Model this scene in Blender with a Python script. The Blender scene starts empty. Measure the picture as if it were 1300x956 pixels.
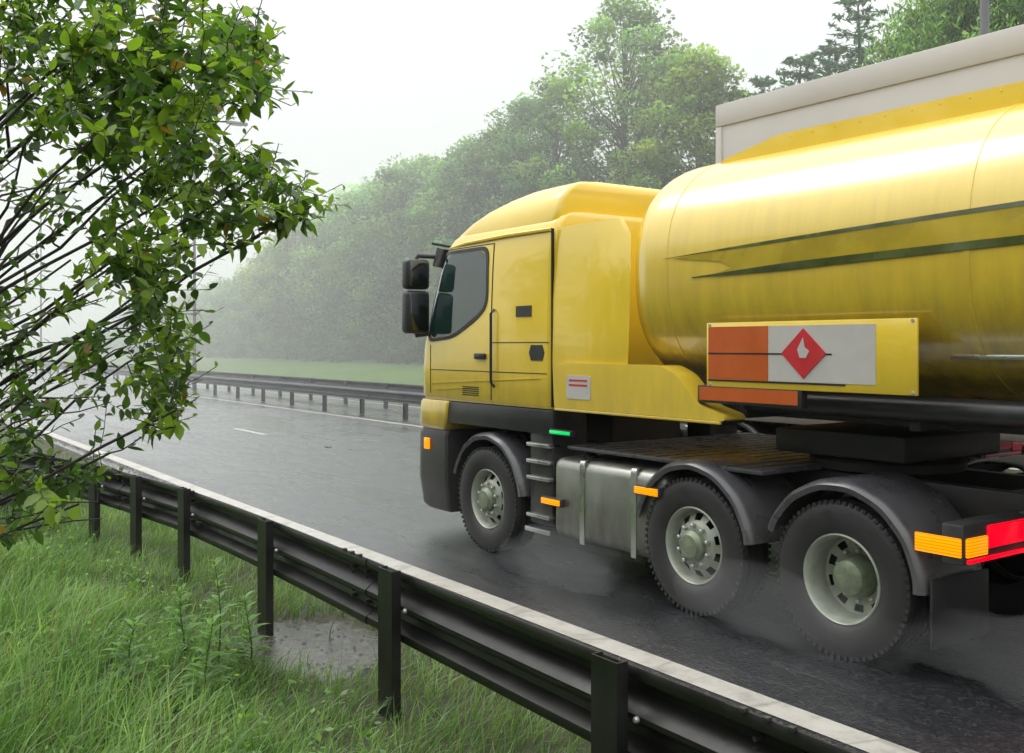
import bpy, bmesh, math, random
import numpy as np
from mathutils import Vector, Matrix, noise

random.seed(7)
RNG = np.random.default_rng(7)
PI = math.pi
sc = bpy.context.scene
COL = sc.collection

# ---------------------------------------------------------------- camera model
F = 1264.0                      # focal length in photo pixels (photo 1300 x 956)
TH = math.radians(35.0)         # view is 35 deg to the road direction
HC = 2.0                        # eye height
HZ = 438.0                      # photo row of the horizon
CT, ST = math.cos(TH), math.sin(TH)

def at(px, py, z):
    """photo pixel + depth -> world point (X right of road, Y along road, Z up)"""
    x = (px - 650.0) / F * z
    h = HC - (py - HZ) / F * z
    return Vector((x * CT + z * ST, z * CT - x * ST, h))

def depth_at(px, X):
    """depth at which column px meets the plane X = const"""
    k = (px - 650.0) / F
    return X / (k * CT + ST)

# ---------------------------------------------------------------- materials
def new_mat(name):
    m = bpy.data.materials.new(name); m.use_nodes = True
    nt = m.node_tree
    for n in list(nt.nodes): nt.nodes.remove(n)
    out = nt.nodes.new('ShaderNodeOutputMaterial')
    return m, nt, out

def N(nt, t, **kw):
    n = nt.nodes.new(t)
    for k, v in kw.items():
        if hasattr(n, k): setattr(n, k, v)
    return n

def L(nt, a, b): nt.links.new(a, b)

def ramp(nt, fac, stops):
    r = nt.nodes.new('ShaderNodeValToRGB')
    el = r.color_ramp.elements
    while len(el) < len(stops): el.new(0.5)
    for e, (p, c) in zip(el, stops):
        e.position = p
        e.color = c if len(c) == 4 else (*c, 1)
    L(nt, fac, r.inputs[0])
    return r

def noise_n(nt, vec, scale, detail=4, rough=0.55):
    n = nt.nodes.new('ShaderNodeTexNoise')
    n.inputs['Scale'].default_value = scale
    n.inputs['Detail'].default_value = detail
    n.inputs['Roughness'].default_value = rough
    if vec is not None: L(nt, vec, n.inputs['Vector'])
    return n

def mapping(nt, src, scale=(1, 1, 1), loc=(0, 0, 0)):
    m = nt.nodes.new('ShaderNodeMapping')
    m.inputs['Scale'].default_value = scale
    m.inputs['Location'].default_value = loc
    L(nt, src, m.inputs['Vector'])
    return m.outputs[0]

def simple(name, col, rough=0.5, metal=0.0, coat=0.0, var=0.15, scale=6.0, bump=0.0, bscale=40.0, emit=None, estr=0.0, rvar=0.1, grime=None, gz=(0.3, 1.2), coat_rough=0.05, spec=0.5, coat_ior=1.5, runs=0.0):
    m, nt, out = new_mat(name)
    p = N(nt, 'ShaderNodeBsdfPrincipled')
    L(nt, p.outputs[0], out.inputs[0])
    tc = N(nt, 'ShaderNodeTexCoord')
    n = noise_n(nt, tc.outputs['Object'], scale, 5, 0.6)
    c = np.array(col)
    r = ramp(nt, n.outputs[0], [(0.3, tuple(c * (1 - var))), (0.7, tuple(np.minimum(c * (1 + var), 1)))])
    colout = r.outputs[0]
    if grime is not None:
        sep = N(nt, 'ShaderNodeSeparateXYZ'); L(nt, tc.outputs['Object'], sep.inputs[0])
        mr = N(nt, 'ShaderNodeMapRange'); L(nt, sep.outputs['Z'], mr.inputs[0])
        mr.inputs[1].default_value = gz[1]; mr.inputs[2].default_value = gz[0]
        mr.inputs[3].default_value = 0.0; mr.inputs[4].default_value = 1.0
        st = noise_n(nt, mapping(nt, tc.outputs['Object'], (2.5, 2.5, 0.7)), 3.0, 6, 0.65)
        mu = N(nt, 'ShaderNodeMath', operation='MULTIPLY'); L(nt, mr.outputs[0], mu.inputs[0]); L(nt, st.outputs[0], mu.inputs[1])
        mu2 = N(nt, 'ShaderNodeMath', operation='MULTIPLY'); L(nt, mu.outputs[0], mu2.inputs[0]); mu2.inputs[1].default_value = 1.7; mu2.use_clamp = True
        mx = N(nt, 'ShaderNodeMix', data_type='RGBA')
        L(nt, mu2.outputs[0], mx.inputs[0]); L(nt, colout, mx.inputs[6]); mx.inputs[7].default_value = (*grime, 1)
        colout = mx.outputs[2]
    if runs:
        rn = noise_n(nt, mapping(nt, tc.outputs['Object'], (3.0, 7.0, 0.35)), 1.6, 6, 0.7)
        rc = ramp(nt, rn.outputs[0], [(0.42, (1, 1, 1)), (0.72, (1 - runs, 1 - runs * 1.05, 1 - runs * .8))])
        mq = N(nt, 'ShaderNodeMix', data_type='RGBA', blend_type='MULTIPLY'); mq.inputs[0].default_value = 1
        L(nt, colout, mq.inputs[6]); L(nt, rc.outputs[0], mq.inputs[7]); colout = mq.outputs[2]
    L(nt, colout, p.inputs['Base Color'])
    rr = ramp(nt, n.outputs[0], [(0.25, (max(rough - rvar, 0.02),) * 3), (0.75, (min(rough + rvar, 1),) * 3)])
    L(nt, rr.outputs[0], p.inputs['Roughness'])
    p.inputs['Metallic'].default_value = metal
    p.inputs['Coat Weight'].default_value = coat
    p.inputs['Coat Roughness'].default_value = coat_rough; p.inputs['Coat IOR'].default_value = coat_ior
    p.inputs['Specular IOR Level'].default_value = spec
    if bump:
        bn = noise_n(nt, tc.outputs['Object'], bscale, 4, 0.6)
        b = N(nt, 'ShaderNodeBump'); b.inputs['Strength'].default_value = bump; b.inputs['Distance'].default_value = 0.01
        L(nt, bn.outputs[0], b.inputs['Height']); L(nt, b.outputs[0], p.inputs['Normal'])
    if emit:
        p.inputs['Emission Color'].default_value = (*emit, 1)
        p.inputs['Emission Strength'].default_value = estr
    return m

def leaf_mat(name, transl=0.45, gloss=0.25, tcol=(1.25, 1.35, 0.6)):
    m, nt, out = new_mat(name)
    at_ = N(nt, 'ShaderNodeAttribute'); at_.attribute_name = 'Col'
    p = N(nt, 'ShaderNodeBsdfPrincipled')
    L(nt, at_.outputs['Color'], p.inputs['Base Color'])
    p.inputs['Roughness'].default_value = 0.38
    p.inputs['Specular IOR Level'].default_value = gloss
    mx = N(nt, 'ShaderNodeMix', data_type='RGBA', blend_type='MULTIPLY'); mx.inputs[0].default_value = 1
    L(nt, at_.outputs['Color'], mx.inputs[6]); mx.inputs[7].default_value = (*[c * 1.6 for c in tcol], 1)
    tr = N(nt, 'ShaderNodeBsdfTranslucent'); L(nt, mx.outputs[2], tr.inputs[0])
    ms = N(nt, 'ShaderNodeMixShader'); ms.inputs[0].default_value = transl
    L(nt, p.outputs[0], ms.inputs[1]); L(nt, tr.outputs[0], ms.inputs[2])
    L(nt, ms.outputs[0], out.inputs[0])
    return m

M = {}
YEL = (0.89, 0.62, 0.035)
M['yellow'] = simple('yellow_paint', YEL, 0.32, coat=0.9, var=0.03, scale=1.5, rvar=0.05, grime=(0.26, 0.20, 0.07), gz=(0.5, 2.2), coat_rough=0.06, coat_ior=1.75, bump=0.02, bscale=170)
M['tank_yellow'] = simple('tank_paint', YEL, 0.30, coat=1.0, var=0.03, runs=0.12, scale=1.2, rvar=0.05, grime=(0.16, 0.12, 0.03), gz=(1.3, 2.9), coat_rough=0.17, coat_ior=1.95, bump=0.02, bscale=170)
M['white_paint'] = simple('white_cab_paint', (0.7, 0.7, 0.69), 0.3, coat=0.7, var=0.04, grime=(0.3, 0.29, 0.27), gz=(0.6, 1.8))
M['curtain'] = simple('trailer_skin', (0.50, 0.485, 0.47), 0.45, var=0.06, scale=0.8, bump=0.06, bscale=1.6, grime=(0.35, 0.33, 0.30), gz=(1.0, 4.0), coat=0.1)
M['alu'] = simple('aluminium', (0.62, 0.62, 0.61), 0.32, metal=1.0, var=0.08, rvar=0.1)
M['tankmetal'] = simple('fuel_tank_metal', (0.42, 0.42, 0.38), 0.42, metal=0.85, var=0.15, scale=3, grime=(0.10, 0.095, 0.08), gz=(0.2, 1.0), bump=0.05, bscale=12)
M['plastic'] = simple('black_plastic', (0.022, 0.022, 0.024), 0.36, var=0.25, scale=8, bump=0.1, bscale=160, grime=(0.07, 0.067, 0.06), gz=(0.2, 1.3))
M['guard'] = simple('mudguard_plastic', (0.055, 0.055, 0.062), 0.30, var=0.25, scale=5, grime=(0.12, 0.115, 0.105), gz=(0.2, 1.2), spec=0.7)
M['chassis'] = simple('chassis_paint', (0.018, 0.018, 0.019), 0.45, var=0.3, scale=9, grime=(0.05, 0.047, 0.04), gz=(0.2, 1.6))
M['rubber'] = simple('tyre_rubber', (0.016, 0.016, 0.017), 0.5, var=0.3, scale=10, bump=0.15, bscale=60, grime=(0.045, 0.043, 0.04), gz=(-0.6, 0.7))
M['rim'] = simple('wheel_steel', (0.36, 0.38, 0.31), 0.42, metal=0.25, var=0.22, scale=9, bump=0.05, rvar=0.12)
M['hub'] = simple('hub_steel', (0.22, 0.25, 0.17), 0.45, metal=0.3, var=0.3, scale=14)
M['dark'] = simple('dark_void', (0.006, 0.006, 0.006), 0.7, var=0.2)
M['glass'] = simple('cab_glass', (0.012, 0.032, 0.028), 0.03, var=0.35, scale=1.6, coat=0.5, rvar=0.01, spec=0.9)
M['mirrorglass'] = simple('mirror_glass', (0.10, 0.11, 0.115), 0.05, metal=1.0, var=0.02, rvar=0.01)
M['visor'] = simple('visor_plastic', (0.02, 0.022, 0.026), 0.12, var=0.1, coat=0.6)
M['green_lamp'] = simple('green_lamp', (0.0, 0.3, 0.06), 0.2, emit=(0.0, 0.9, 0.2), estr=0.9, var=0.02)
M['amber_lamp'] = simple('amber_lamp', (0.7, 0.2, 0.0), 0.2, emit=(1.0, 0.30, 0.0), estr=1.3, var=0.02)
M['red_lamp'] = simple('red_lamp', (0.5, 0.0, 0.01), 0.2, emit=(1.0, 0.0, 0.02), estr=1.1, var=0.02)
def striped(m, period=0.018):
    nt = m.node_tree; p = next(n for n in nt.nodes if n.type == 'BSDF_PRINCIPLED'); e = p.inputs['Emission Strength'].default_value
    tc = N(nt, 'ShaderNodeTexCoord'); sp = N(nt, 'ShaderNodeSeparateXYZ'); L(nt, tc.outputs['Object'], sp.inputs[0])
    a = N(nt, 'ShaderNodeMath', operation='MULTIPLY'); L(nt, sp.outputs['Z'], a.inputs[0]); a.inputs[1].default_value = 2 * PI / period
    b = N(nt, 'ShaderNodeMath', operation='SINE'); L(nt, a.outputs[0], b.inputs[0])
    c = N(nt, 'ShaderNodeMapRange'); L(nt, b.outputs[0], c.inputs[0]); c.inputs[1].default_value = -1; c.inputs[2].default_value = .2; c.inputs[3].default_value = e * .35; c.inputs[4].default_value = e * 1.05
    L(nt, c.outputs[0], p.inputs['Emission Strength'])
striped(M['amber_lamp']); striped(M['red_lamp']); striped(M['green_lamp'], .014)
M['orange_plate'] = simple('orange_plate', (0.52, 0.10, 0.014), 0.4, var=0.08, coat=0.3)
M['white_plate'] = simple('white_plate', (0.52, 0.49, 0.46), 0.4, var=0.05, coat=0.3)
M['red_plate'] = simple('red_plate', (0.55, 0.02, 0.03), 0.4, var=0.08, coat=0.3)
M['black_plate'] = simple('black_plate', (0.012, 0.012, 0.012), 0.4, var=0.1)
M['livery_green'] = simple('livery_green', (0.075, 0.090, 0.018), 0.25, var=0.5, scale=3, coat=1.0)
M['livery_olive'] = simple('livery_olive', (0.46, 0.33, 0.018), 0.28, var=0.35, scale=1.4, coat=1.0)
M['barrier'] = simple('barrier_steel', (0.009, 0.0085, 0.008), 0.38, metal=0.0, var=0.4, scale=3.5, bump=0.12, bscale=30, rvar=0.12, spec=0.45)
M['post'] = simple('post_steel', (0.022, 0.021, 0.020), 0.40, metal=0.25, var=0.35, scale=6, bump=0.12, bscale=50, rvar=0.1)
M['galv'] = simple('galvanised_steel', (0.10, 0.098, 0.105), 0.34, metal=0.5, var=0.25, scale=2.5, bump=0.05, bscale=20, rvar=0.1)
M['galvpost'] = simple('galvanised_post', (0.085, 0.082, 0.088), 0.5, metal=0.3, var=0.3, scale=5)
M['bolt_and_hole_light'] = simple('zinc_and_hole_light', (0.55, 0.55, 0.54), 0.4, metal=0.7, var=0.1)
M['pole'] = simple('lamp_post_steel', (0.16, 0.155, 0.16), 0.45, metal=0.4, var=0.15, scale=3)
M['lamp_head'] = simple('lamp_head_grey', (0.22, 0.22, 0.23), 0.4, var=0.1)
M['lens'] = simple('lamp_lens', (0.35, 0.36, 0.37), 0.12, var=0.05, coat=0.4)
M['bark'] = simple('bark', (0.055, 0.045, 0.038), 0.8, var=0.35, scale=12, bump=0.4, bscale=30)
M['stem'] = simple('shrub_bark', (0.030, 0.024, 0.022), 0.55, var=0.4, scale=20, bump=0.3, bscale=60)
M['leaf'] = leaf_mat('shrub_leaf', 0.42, 0.45)
M['treeleaf'] = leaf_mat('tree_leaf', 0.35, 0.2, (1.1, 1.2, 0.8))
M['blade'] = leaf_mat('grass_blade', 0.38, 0.7, (1.15, 1.25, 0.7))
M['stalk'] = simple('weed_stalk', (0.08, 0.13, 0.03), 0.5, var=0.3)
M['stone'] = simple('stone_chips', (0.05, 0.045, 0.04), 0.35, var=0.5, scale=8, bump=0.3, bscale=40)

# ---------------------------------------------------------------- mesh helpers
class MB:
    """collects shapes, links them as ONE mesh object"""
    def __init__(self): self.v = []; self.f = []; self.p = []
    def add(self, vs, fs):
        self.p.append((len(self.v), len(self.f))); o = len(self.v); self.v.extend([tuple(p) for p in vs]); self.f.extend([tuple(i + o for i in f) for f in fs])
    def box(self, x0, x1, y0, y1, z0, z1, bev=0.0, seg=2, rot=None):
        bm = bmesh.new()
        bmesh.ops.create_cube(bm, size=1.0)
        c = Vector(((x0 + x1) / 2, (y0 + y1) / 2, (z0 + z1) / 2)); s = (abs(x1 - x0), abs(y1 - y0), abs(z1 - z0))
        for v in bm.verts: v.co = Vector((v.co.x * s[0], v.co.y * s[1], v.co.z * s[2]))
        if bev > 0:
            bmesh.ops.bevel(bm, geom=list(bm.edges), offset=min(bev, min(s) * 0.45), segments=seg, affect='EDGES', profile=0.5)
        R = rot.to_3x3() if rot else None
        bm.verts.index_update()
        self.add([((R @ v.co) if R else v.co) + c for v in bm.verts], [[v.index for v in f.verts] for f in bm.faces])
        bm.free()
    def prism(self, pts, axis, a0, a1):
        """polygon pts (2-D) extruded along axis 'x','y' or 'z' between a0 and a1"""
        n = len(pts)
        def P(p, a):
            return {'x': (a, p[0], p[1]), 'y': (p[0], a, p[1]), 'z': (p[0], p[1], a)}[axis]
        vs = [P(p, a0) for p in pts] + [P(p, a1) for p in pts]
        fs = [[(i + 1) % n, i, n + i, n + (i + 1) % n] for i in range(n)] + [list(range(n)), list(range(2 * n - 1, n - 1, -1))]
        self.add(vs, fs)
    def tube(self, pts, rad, seg=8, cap=True):
        pts = [Vector(p) for p in pts]
        n = len(pts)
        rads = rad if hasattr(rad, '__len__') else [rad] * n
        vs = []; fs = []
        up = Vector((0.31, 0.17, 0.93))
        for i, p in enumerate(pts):
            d = (pts[min(i + 1, n - 1)] - pts[max(i - 1, 0)])
            if d.length < 1e-9: d = Vector((0, 0, 1))
            d.normalize()
            a = d.cross(up)
            if a.length < 1e-3: a = d.cross(Vector((1, 0, 0)))
            a.normalize(); b = d.cross(a)
            for k in range(seg):
                t = 2 * PI * k / seg
                vs.append(p + (a * math.cos(t) + b * math.sin(t)) * rads[i])
        for i in range(n - 1):
            for k in range(seg):
                k2 = (k + 1) % seg
                fs.append((i * seg + k, i * seg + k2, (i + 1) * seg + k2, (i + 1) * seg + k))
        if cap:
            fs.append(tuple(range(seg - 1, -1, -1))); fs.append(tuple((n - 1) * seg + k for k in range(seg)))
        self.add(vs, fs)
    def lathe(self, prof, c=(0, 0, 0), axis='x', seg=48, skip=None):
        """prof: (a, r) pairs along the axis"""
        vs = []; fs = []
        for a, r in prof:
            for k in range(seg):
                t = 2 * PI * k / seg
                u, w = r * math.cos(t), r * math.sin(t)
                p = {'x': (a, u, w), 'y': (u, a, w), 'z': (u, w, a)}[axis]
                vs.append((p[0] + c[0], p[1] + c[1], p[2] + c[2]))
        for i in range(len(prof) - 1):
            for k in range(seg):
                if skip and skip(i, k): continue
                k2 = (k + 1) % seg
                fs.append((i * seg + k, i * seg + k2, (i + 1) * seg + k2, (i + 1) * seg + k))
        self.add(vs, fs)
    def loft(self, rings, cap0=True, cap1=True):
        n = len(rings[0]); vs = [p for r in rings for p in r]; fs = []
        for i in range(len(rings) - 1):
            for k in range(n):
                k2 = (k + 1) % n
                fs.append((i * n + k, i * n + k2, (i + 1) * n + k2, (i + 1) * n + k))
        if cap0: fs.append(tuple(range(n - 1, -1, -1)))
        if cap1: fs.append(tuple((len(rings) - 1) * n + k for k in range(n)))
        self.add(vs, fs)
    def split(self, name, mat, parent=None, per=1, **kw):
        """every `per` shapes become an object of their own"""
        out = []; st = self.p[::per] + [(len(self.v), len(self.f))]
        for (v0, f0), (v1, f1) in zip(st[:-1], st[1:]):
            b = MB(); b.v = self.v[v0:v1]; b.f = [tuple(i - v0 for i in f) for f in self.f[f0:f1]]
            out.append(b.build(name, mat, parent, **kw))
        return out
    def build(self, name, mat, parent=None, smooth=True, angle=38, recalc=True):
        me = bpy.data.meshes.new(name)
        me.from_pydata(self.v, [], self.f)
        if recalc:
            bm = bmesh.new(); bm.from_mesh(me)
            bmesh.ops.recalc_face_normals(bm, faces=bm.faces)
            bm.to_mesh(me); bm.free()
        o = bpy.data.objects.new(name, me); COL.objects.link(o)
        me.materials.append(mat)
        if smooth:
            me.polygons.foreach_set('use_smooth', [True] * len(me.polygons))
            me.set_sharp_from_angle(angle=math.radians(angle))
        if parent: o.parent = parent
        return o

def quick_mesh(name, verts, faces_flat, loop_n, mat, col=None, parent=None, smooth=False):
    """fast numpy mesh: verts (n,3), faces_flat index array, loop_n verts per face"""
    me = bpy.data.meshes.new(name)
    nf = len(faces_flat) // loop_n
    me.vertices.add(len(verts)); me.vertices.foreach_set('co', np.asarray(verts, np.float32).ravel())
    me.loops.add(len(faces_flat)); me.loops.foreach_set('vertex_index', np.asarray(faces_flat, np.int32))
    me.polygons.add(nf)
    me.polygons.foreach_set('loop_start', np.arange(nf, dtype=np.int32) * loop_n)
    me.update(calc_edges=True)
    if smooth: me.polygons.foreach_set('use_smooth', np.ones(nf, bool))
    if col is not None:
        a = me.color_attributes.new('Col', 'FLOAT_COLOR', 'POINT')
        c = np.ones((len(verts), 4), np.float32); c[:, :3] = col
        a.data.foreach_set('color', c.ravel())
    me.validate()
    o = bpy.data.objects.new(name, me); COL.objects.link(o)
    me.materials.append(mat)
    if parent: o.parent = parent
    return o

def empty(name, loc=(0, 0, 0), rz=0.0):
    o = bpy.data.objects.new(name, None); COL.objects.link(o)
    o.location = loc; o.rotation_euler = (0, 0, rz); o.empty_display_size = 0.2
    return o

def tag(o, label=None, cat=None, group=None, kind=None):
    if label: o['label'] = label
    if cat: o['category'] = cat
    if group: o['group'] = group
    if kind: o['kind'] = kind
    return o

KIDS = {}
def children(o):
    return [c for c in o.children]

def copy_tree(o, parent=None):
    c = o.copy(); COL.objects.link(c); c.parent = parent
    for ch in list(o.children): copy_tree(ch, c)
    return c

def arc_pts(cy, cz, r, a0, a1, n):
    return [(cy + r * math.cos(a0 + (a1 - a0) * i / (n - 1)), cz + r * math.sin(a0 + (a1 - a0) * i / (n - 1))) for i in range(n)]

# ================================================================= SETTING
def sheet(name, x0, x1, y0, y1, mat, nx=1, ny=1, zf=None, xs=None, ys=None):
    xs = np.linspace(x0, x1, nx + 1) if xs is None else np.array(xs)
    ys = np.linspace(y0, y1, ny + 1) if ys is None else np.array(ys)
    X, Y = np.meshgrid(xs, ys)
    Z = np.zeros_like(X) if zf is None else np.vectorize(zf)(X, Y)
    v = np.stack([X.ravel(), Y.ravel(), Z.ravel()], 1)
    n = len(xs)
    i, j = np.meshgrid(np.arange(n - 1), np.arange(len(ys) - 1))
    a = (j * n + i).ravel()
    f = np.stack([a, a + 1, a + 1 + n, a + n], 1).ravel()
    o = quick_mesh(name, v, f, 4, mat, smooth=True)
    o['kind'] = 'structure'
    return o

# wet asphalt ------------------------------------------------------
def asphalt(name, base=(0.024, 0.025, 0.028), light=(0.085, 0.087, 0.09), agg=1.0, film=0.5):
    m, nt, out = new_mat(name)
    p = N(nt, 'ShaderNodeBsdfPrincipled'); L(nt, p.outputs[0], out.inputs[0])
    tc = N(nt, 'ShaderNodeTexCoord'); P = tc.outputs['Object']
    vor = N(nt, 'ShaderNodeTexVoronoi'); vor.inputs['Scale'].default_value = 55; L(nt, P, vor.inputs['Vector'])
    fine = noise_n(nt, P, 150, 2, 0.5)
    big = noise_n(nt, mapping(nt, P, (1.2, 0.10, 1)), 1.0, 5, 0.6)
    patch = noise_n(nt, mapping(nt, P, (0.9, 0.35, 1)), 1.6, 6, 0.65)
    # colour : every stone its own grey
    sepc = N(nt, 'ShaderNodeSeparateColor'); L(nt, vor.outputs['Color'], sepc.inputs[0])
    cr = ramp(nt, sepc.outputs[0], [(0.0, base), (0.72, tuple(np.array(base) * 1.6)), (1.0, light)])
    mul = N(nt, 'ShaderNodeMix', data_type='RGBA', blend_type='MULTIPLY'); mul.inputs[0].default_value = 0.8
    L(nt, cr.outputs[0], mul.inputs[6])
    br = ramp(nt, patch.outputs[0], [(0.3, (0.65, 0.65, 0.66)), (0.7, (1.15, 1.14, 1.12))]); L(nt, br.outputs[0], mul.inputs[7])
    L(nt, mul.outputs[2], p.inputs['Base Color'])
    # water film : smoother in the wheel tracks and hollows
    ad = N(nt, 'ShaderNodeMath', operation='ADD'); L(nt, big.outputs[0], ad.inputs[0]); L(nt, patch.outputs[0], ad.inputs[1])
    rr = ramp(nt, ad.outputs[0], [(0.40, (0.12,) * 3), (0.62, (0.30,) * 3)])
    rr.color_ramp.elements[0].position = 0.8 / 2 + 0.02; rr.color_ramp.elements[1].position = 0.62
    hf = N(nt, 'ShaderNodeMath', operation='MULTIPLY'); hf.inputs[1].default_value = 0.5; L(nt, ad.outputs[0], hf.inputs[0])
    L(nt, hf.outputs[0], rr.inputs[0])
    L(nt, rr.outputs[0], p.inputs['Roughness'])
    p.inputs['Specular IOR Level'].default_value = 0.6
    # bump of stones
    mxh = N(nt, 'ShaderNodeMath', operation='MULTIPLY_ADD'); L(nt, vor.outputs['Distance'], mxh.inputs[0]); mxh.inputs[1].default_value = -1.0; L(nt, fine.outputs[0], mxh.inputs[2])
    b = N(nt, 'ShaderNodeBump'); b.inputs['Distance'].default_value = 0.010 * agg
    st = ramp(nt, hf.outputs[0], [(0.40, (0.16,) * 3), (0.62, (0.75,) * 3)])
    L(nt, st.outputs[0], b.inputs['Strength'])
    L(nt, mxh.outputs[0], b.inputs['Height']); L(nt, b.outputs[0], p.inputs['Normal'])
    # sheet of rain water lying over the stones
    b2 = N(nt, 'ShaderNodeBump'); b2.inputs['Distance'].default_value = 0.006; b2.inputs['Strength'].default_value = 0.6
    L(nt, vor.outputs['Distance'], b2.inputs['Height']); L(nt, b2.outputs[0], p.inputs['Coat Normal'])
    p.inputs['Coat IOR'].default_value = 1.5
    cw = ramp(nt, hf.outputs[0], [(0.38, (1.0,) * 3), (0.64, (0.8,) * 3)]); L(nt, cw.outputs[0], p.inputs['Coat Weight'])
    crg = ramp(nt, hf.outputs[0], [(0.40, (0.20,) * 3), (0.62, (0.42,) * 3)]); L(nt, crg.outputs[0], p.inputs['Coat Roughness'])
    return m

M['asphalt'] = asphalt('wet_asphalt')
M['asphalt_far'] = asphalt('wet_asphalt_far', agg=0.6)
M['reserve'] = asphalt('reservation_surface', (0.03, 0.031, 0.027), (0.085, 0.083, 0.07), 0.9)

def line_paint():
    m, nt, out = new_mat('line_paint')
    p = N(nt, 'ShaderNodeBsdfPrincipled'); L(nt, p.outputs[0], out.inputs[0])
    tc = N(nt, 'ShaderNodeTexCoord'); P = tc.outputs['Object']
    n1 = noise_n(nt, P, 5, 6, 0.7); n2 = noise_n(nt, P, 60, 3, 0.6)
    c = ramp(nt, n1.outputs[0], [(0.25, (0.30, 0.28, 0.24)), (0.5, (0.50, 0.475, 0.42)), (0.8, (0.60, 0.575, 0.52))])
    # worn cracks across the line every metre or so
    wv = N(nt, 'ShaderNodeTexVoronoi', feature='DISTANCE_TO_EDGE'); wv.inputs['Scale'].default_value = 1.0
    L(nt, mapping(nt, P, (0.5, 1.15, 1)), wv.inputs['Vector'])
    cr = ramp(nt, wv.outputs['Distance'], [(0.0, (0.35, 0.33, 0.3)), (0.018, (1, 1, 1))])
    mu = N(nt, 'ShaderNodeMix', data_type='RGBA', blend_type='MULTIPLY'); mu.inputs[0].default_value = 0.45
    L(nt, c.outputs[0], mu.inputs[6]); L(nt, cr.outputs[0], mu.inputs[7])
    L(nt, mu.outputs[2], p.inputs['Base Color'])
    p.inputs['Roughness'].default_value = 0.33
    b = N(nt, 'ShaderNodeBump'); b.inputs['Strength'].default_value = 0.3; b.inputs['Distance'].default_value = 0.006
    L(nt, n2.outputs[0], b.inputs['Height']); L(nt, b.outputs[0], p.inputs['Normal'])
    return m
M['line'] = line_paint()

# verge soil with a wet silted patch --------------------------------
PUD = (2.72, 6.1)
def soil():
    m, nt, out = new_mat('verge_soil')
    p = N(nt, 'ShaderNodeBsdfPrincipled'); L(nt, p.outputs[0], out.inputs[0])
    geo = N(nt, 'ShaderNodeNewGeometry'); P = geo.outputs['Position']
    n1 = noise_n(nt, P, 3, 6, 0.65); n2 = noise_n(nt, P, 28, 5, 0.65)
    c = ramp(nt, n1.outputs[0], [(0.3, (0.020, 0.017, 0.010)), (0.5, (0.045, 0.042, 0.018)), (0.7, (0.035, 0.055, 0.014))])
    d = N(nt, 'ShaderNodeVectorMath', operation='SUBTRACT'); L(nt, P, d.inputs[0]); d.inputs[1].default_value = (PUD[0], PUD[1], 0)
    sc_ = N(nt, 'ShaderNodeVectorMath', operation='MULTIPLY'); L(nt, d.outputs[0], sc_.inputs[0]); sc_.inputs[1].default_value = (1 / 0.52, 1 / 0.76, 0)
    ln = N(nt, 'ShaderNodeVectorMath', operation='LENGTH'); L(nt, sc_.outputs[0], ln.inputs[0])
    nz = noise_n(nt, P, 4.5, 5, 0.7)
    ad = N(nt, 'ShaderNodeMath', operation='MULTIPLY_ADD'); L(nt, nz.outputs[0], ad.inputs[0]); ad.inputs[1].default_value = 1.5; L(nt, ln.outputs['Value'], ad.inputs[2])
    pm = ramp(nt, ad.outputs[0], [(1.50 / 2, (1,) * 3), (1.66 / 2, (0,) * 3)])
    hv = N(nt, 'ShaderNodeMath', operation='MULTIPLY'); L(nt, ad.outputs[0], hv.inputs[0]); hv.inputs[1].default_value = 0.5
    L(nt, hv.outputs[0], pm.inputs[0])
    bits = noise_n(nt, P, 22, 6, 0.7)
    bc = ramp(nt, bits.outputs[0], [(0.40, (0.022, 0.020, 0.017)), (0.52, (0.055, 0.050, 0.042)), (0.7, (0.10, 0.096, 0.088))])
    mx = N(nt, 'ShaderNodeMix', data_type='RGBA'); L(nt, pm.outputs[0], mx.inputs[0]); L(nt, c.outputs[0], mx.inputs[6]); L(nt, bc.outputs[0], mx.inputs[7])
    L(nt, mx.outputs[2], p.inputs['Base Color'])
    ro = N(nt, 'ShaderNodeMapRange'); L(nt, pm.outputs[0], ro.inputs[0]); ro.inputs[3].default_value = 0.75; ro.inputs[4].default_value = 0.09
    L(nt, ro.outputs[0], p.inputs['Roughness'])
    b = N(nt, 'ShaderNodeBump'); b.inputs['Distance'].default_value = 0.03
    bs = N(nt, 'ShaderNodeMapRange'); L(nt, pm.outputs[0], bs.inputs[0]); bs.inputs[3].default_value = 0.9; bs.inputs[4].default_value = 0.22
    L(nt, bs.outputs[0], b.inputs['Strength'])
    L(nt, n2.outputs[0], b.inputs['Height']); L(nt, b.outputs[0], p.inputs['Normal'])
    return m
M['soil'] = soil()

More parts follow.
